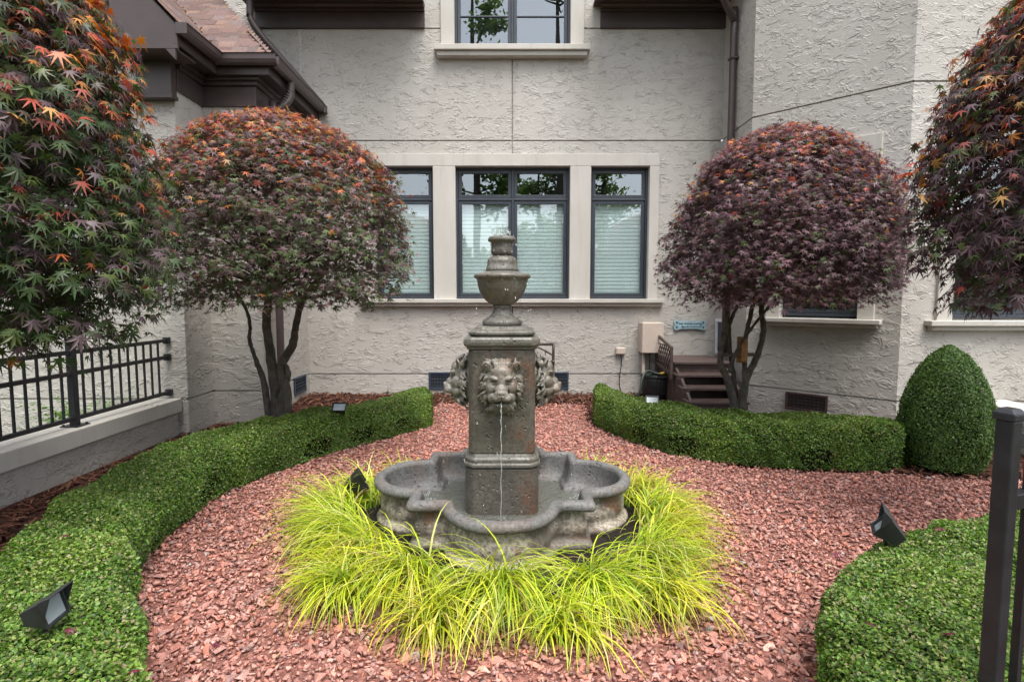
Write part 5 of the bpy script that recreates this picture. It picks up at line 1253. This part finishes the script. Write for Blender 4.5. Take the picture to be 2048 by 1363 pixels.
# fallen maple leaves on hedges and gravel
for k, (x, y, z) in enumerate([(440, 1255, .4), (275, 1340, .4), (125, 1070, .41), (1880, 1055, .385), (1905, 1265, .385), (1985, 1290, .385), (1740, 1245, .385), (1670, 1105, .37), (500, 1190, .03), (940, 1325, .035), (430, 1285, .03)]):
    p = at_z(x, y, z)
    if k in (0,): p = at_z(135, 1258, .42)
    o = obj('fallen_leaf', LF[0] * .035, LF[1], M['leafo'], None, fix=False); o.location = p; o.rotation_euler = (random.uniform(-.3, .3), random.uniform(-.3, .3), random.uniform(0, 6)); o.color = (.16, .025, .05, 1)
    tag(o, ['dark red fallen leaf on the left hedge beside the bottom left floodlight', 'dark red fallen leaf on the left hedge at the bottom edge of the picture', 'dark red fallen leaf high on the left hedge near the garden wall', 'dark red fallen leaf on the right front hedge just right of its floodlight', 'dark red fallen leaf on the right front hedge, middle of the lower three', 'dark red fallen leaf on the right front hedge nearest the black post', 'dark red fallen leaf on the right front hedge, leftmost of the lower three', 'dark red fallen leaf on the gravel side edge of the right front hedge', 'dark red fallen leaf on the gravel left of the grass', 'dark red fallen leaf on the gravel in front of the grass centre', 'dark red fallen leaf on the gravel at the lower left'][k], 'leaf', ['leaves on left hedge', 'leaves on right hedge', 'leaves on gravel'][0 if k < 3 else 1 if k < 8 else 2])

# ------------------------------------------------------------------ trees on the open side, seen mirrored in the window panes
def back_tree(x, y, h, cr, n, label, seed, bare=False):
    r = np.random.default_rng(seed); t = thing('tall_tree', (x, y, 0), label, 'tree', 'trees mirrored in the windows')
    mb = MB(); mb.tube([(x, y, 0), (x + .1, y, h * .4), (x - .1, y + .1, h * .75), (x, y, h * .98)], [.22, .17, .1, .02], 8, sub=4); mb.o('trunk', M['bark'], t, smooth=True)
    mb = MB(); tips = []
    for k in range(26):
        z = h * r.uniform(.28, .95); a = r.uniform(0, 6.28); l_ = cr * r.uniform(.5, 1.05) * (1.15 - .6 * z / h); p1 = np.array([x + math.cos(a) * l_, y + math.sin(a) * l_, z + l_ * .45])
        mb.tube([(x, y, z), ((x + p1[0]) / 2, (y + p1[1]) / 2, z + l_ * .12), p1], [.06, .035, .01], 5, sub=3)
        for q in (.45, .65, .85, 1.0): tips.append(np.array([x, y, z]) * (1 - q) + p1 * q)
    mb.o('branches', M['bark'], t, smooth=True)
    if bare: return
    T = np.array(tips); i = r.integers(0, len(T), n); L = T[i] + r.normal(0, .3, (n, 3)) * np.array([1, 1, .6]); c = np.array([.13, .21, .055]) * r.uniform(.5, 1.5, (n, 1))
    me = scatter('crown', BV2, BF2, frames(r.normal(0, 1, (n, 3)) + [0, 0, 1], r.normal(0, 1, (n, 3)), r.uniform(.16, .32, n)), L, c, M['tree']); tag(link(bpy.data.objects.new('crown', me), t), None, None, None, 'stuff')
for k, a in enumerate([(-1.9, -13, 19, 3.6, 8000, 'tall leafy tree mirrored at left of the upper window'), (1.6, -17, 9.8, 2.8, 3200, 'leafy tree mirrored in the middle transom panes'), (5.0, -14, 9.5, 2.6, 2800, 'leafy tree mirrored in the right transom pane'), (-9, -12, 12, 3.2, 3600, 'leafy tree mirrored in the far left window'), (10.5, -15, 11, 3.0, 3200, 'leafy tree mirrored beyond the right panes'), (-12, 1.5, 10, 3.0, 3200, 'leafy tree mirrored in the angled wall window')]): back_tree(*a, 60 + k)
back_tree(2.5, -14, 21, 3.0, 0, 'bare branched tree mirrored in the upper right pane', 77, True)

r = np.random.default_rng(90); n = 26000
L = np.stack([r.uniform(-30, 30, n), -24 + r.normal(0, 1.0, n), 6.2 * r.random(n) ** .8], 1); L[:, 2] *= .85 + .2 * np.sin(L[:, 0] * .9) + .1 * np.sin(L[:, 0] * 2.7)
me = scatter('woodland', BV2, BF2, frames(r.normal(0, 1, (n, 3)) + [0, .6, .6], r.normal(0, 1, (n, 3)), r.uniform(.4, .8, n)), L, np.array([.10, .16, .045]) * r.uniform(.5, 1.4, (n, 1)), M['tree'])
tag(link(bpy.data.objects.new('woodland', me)), 'green edge of the wood mirrored low in the window panes', None, None, 'stuff')

for o in bpy.data.objects:
    if '_w' in o: del o['_w']
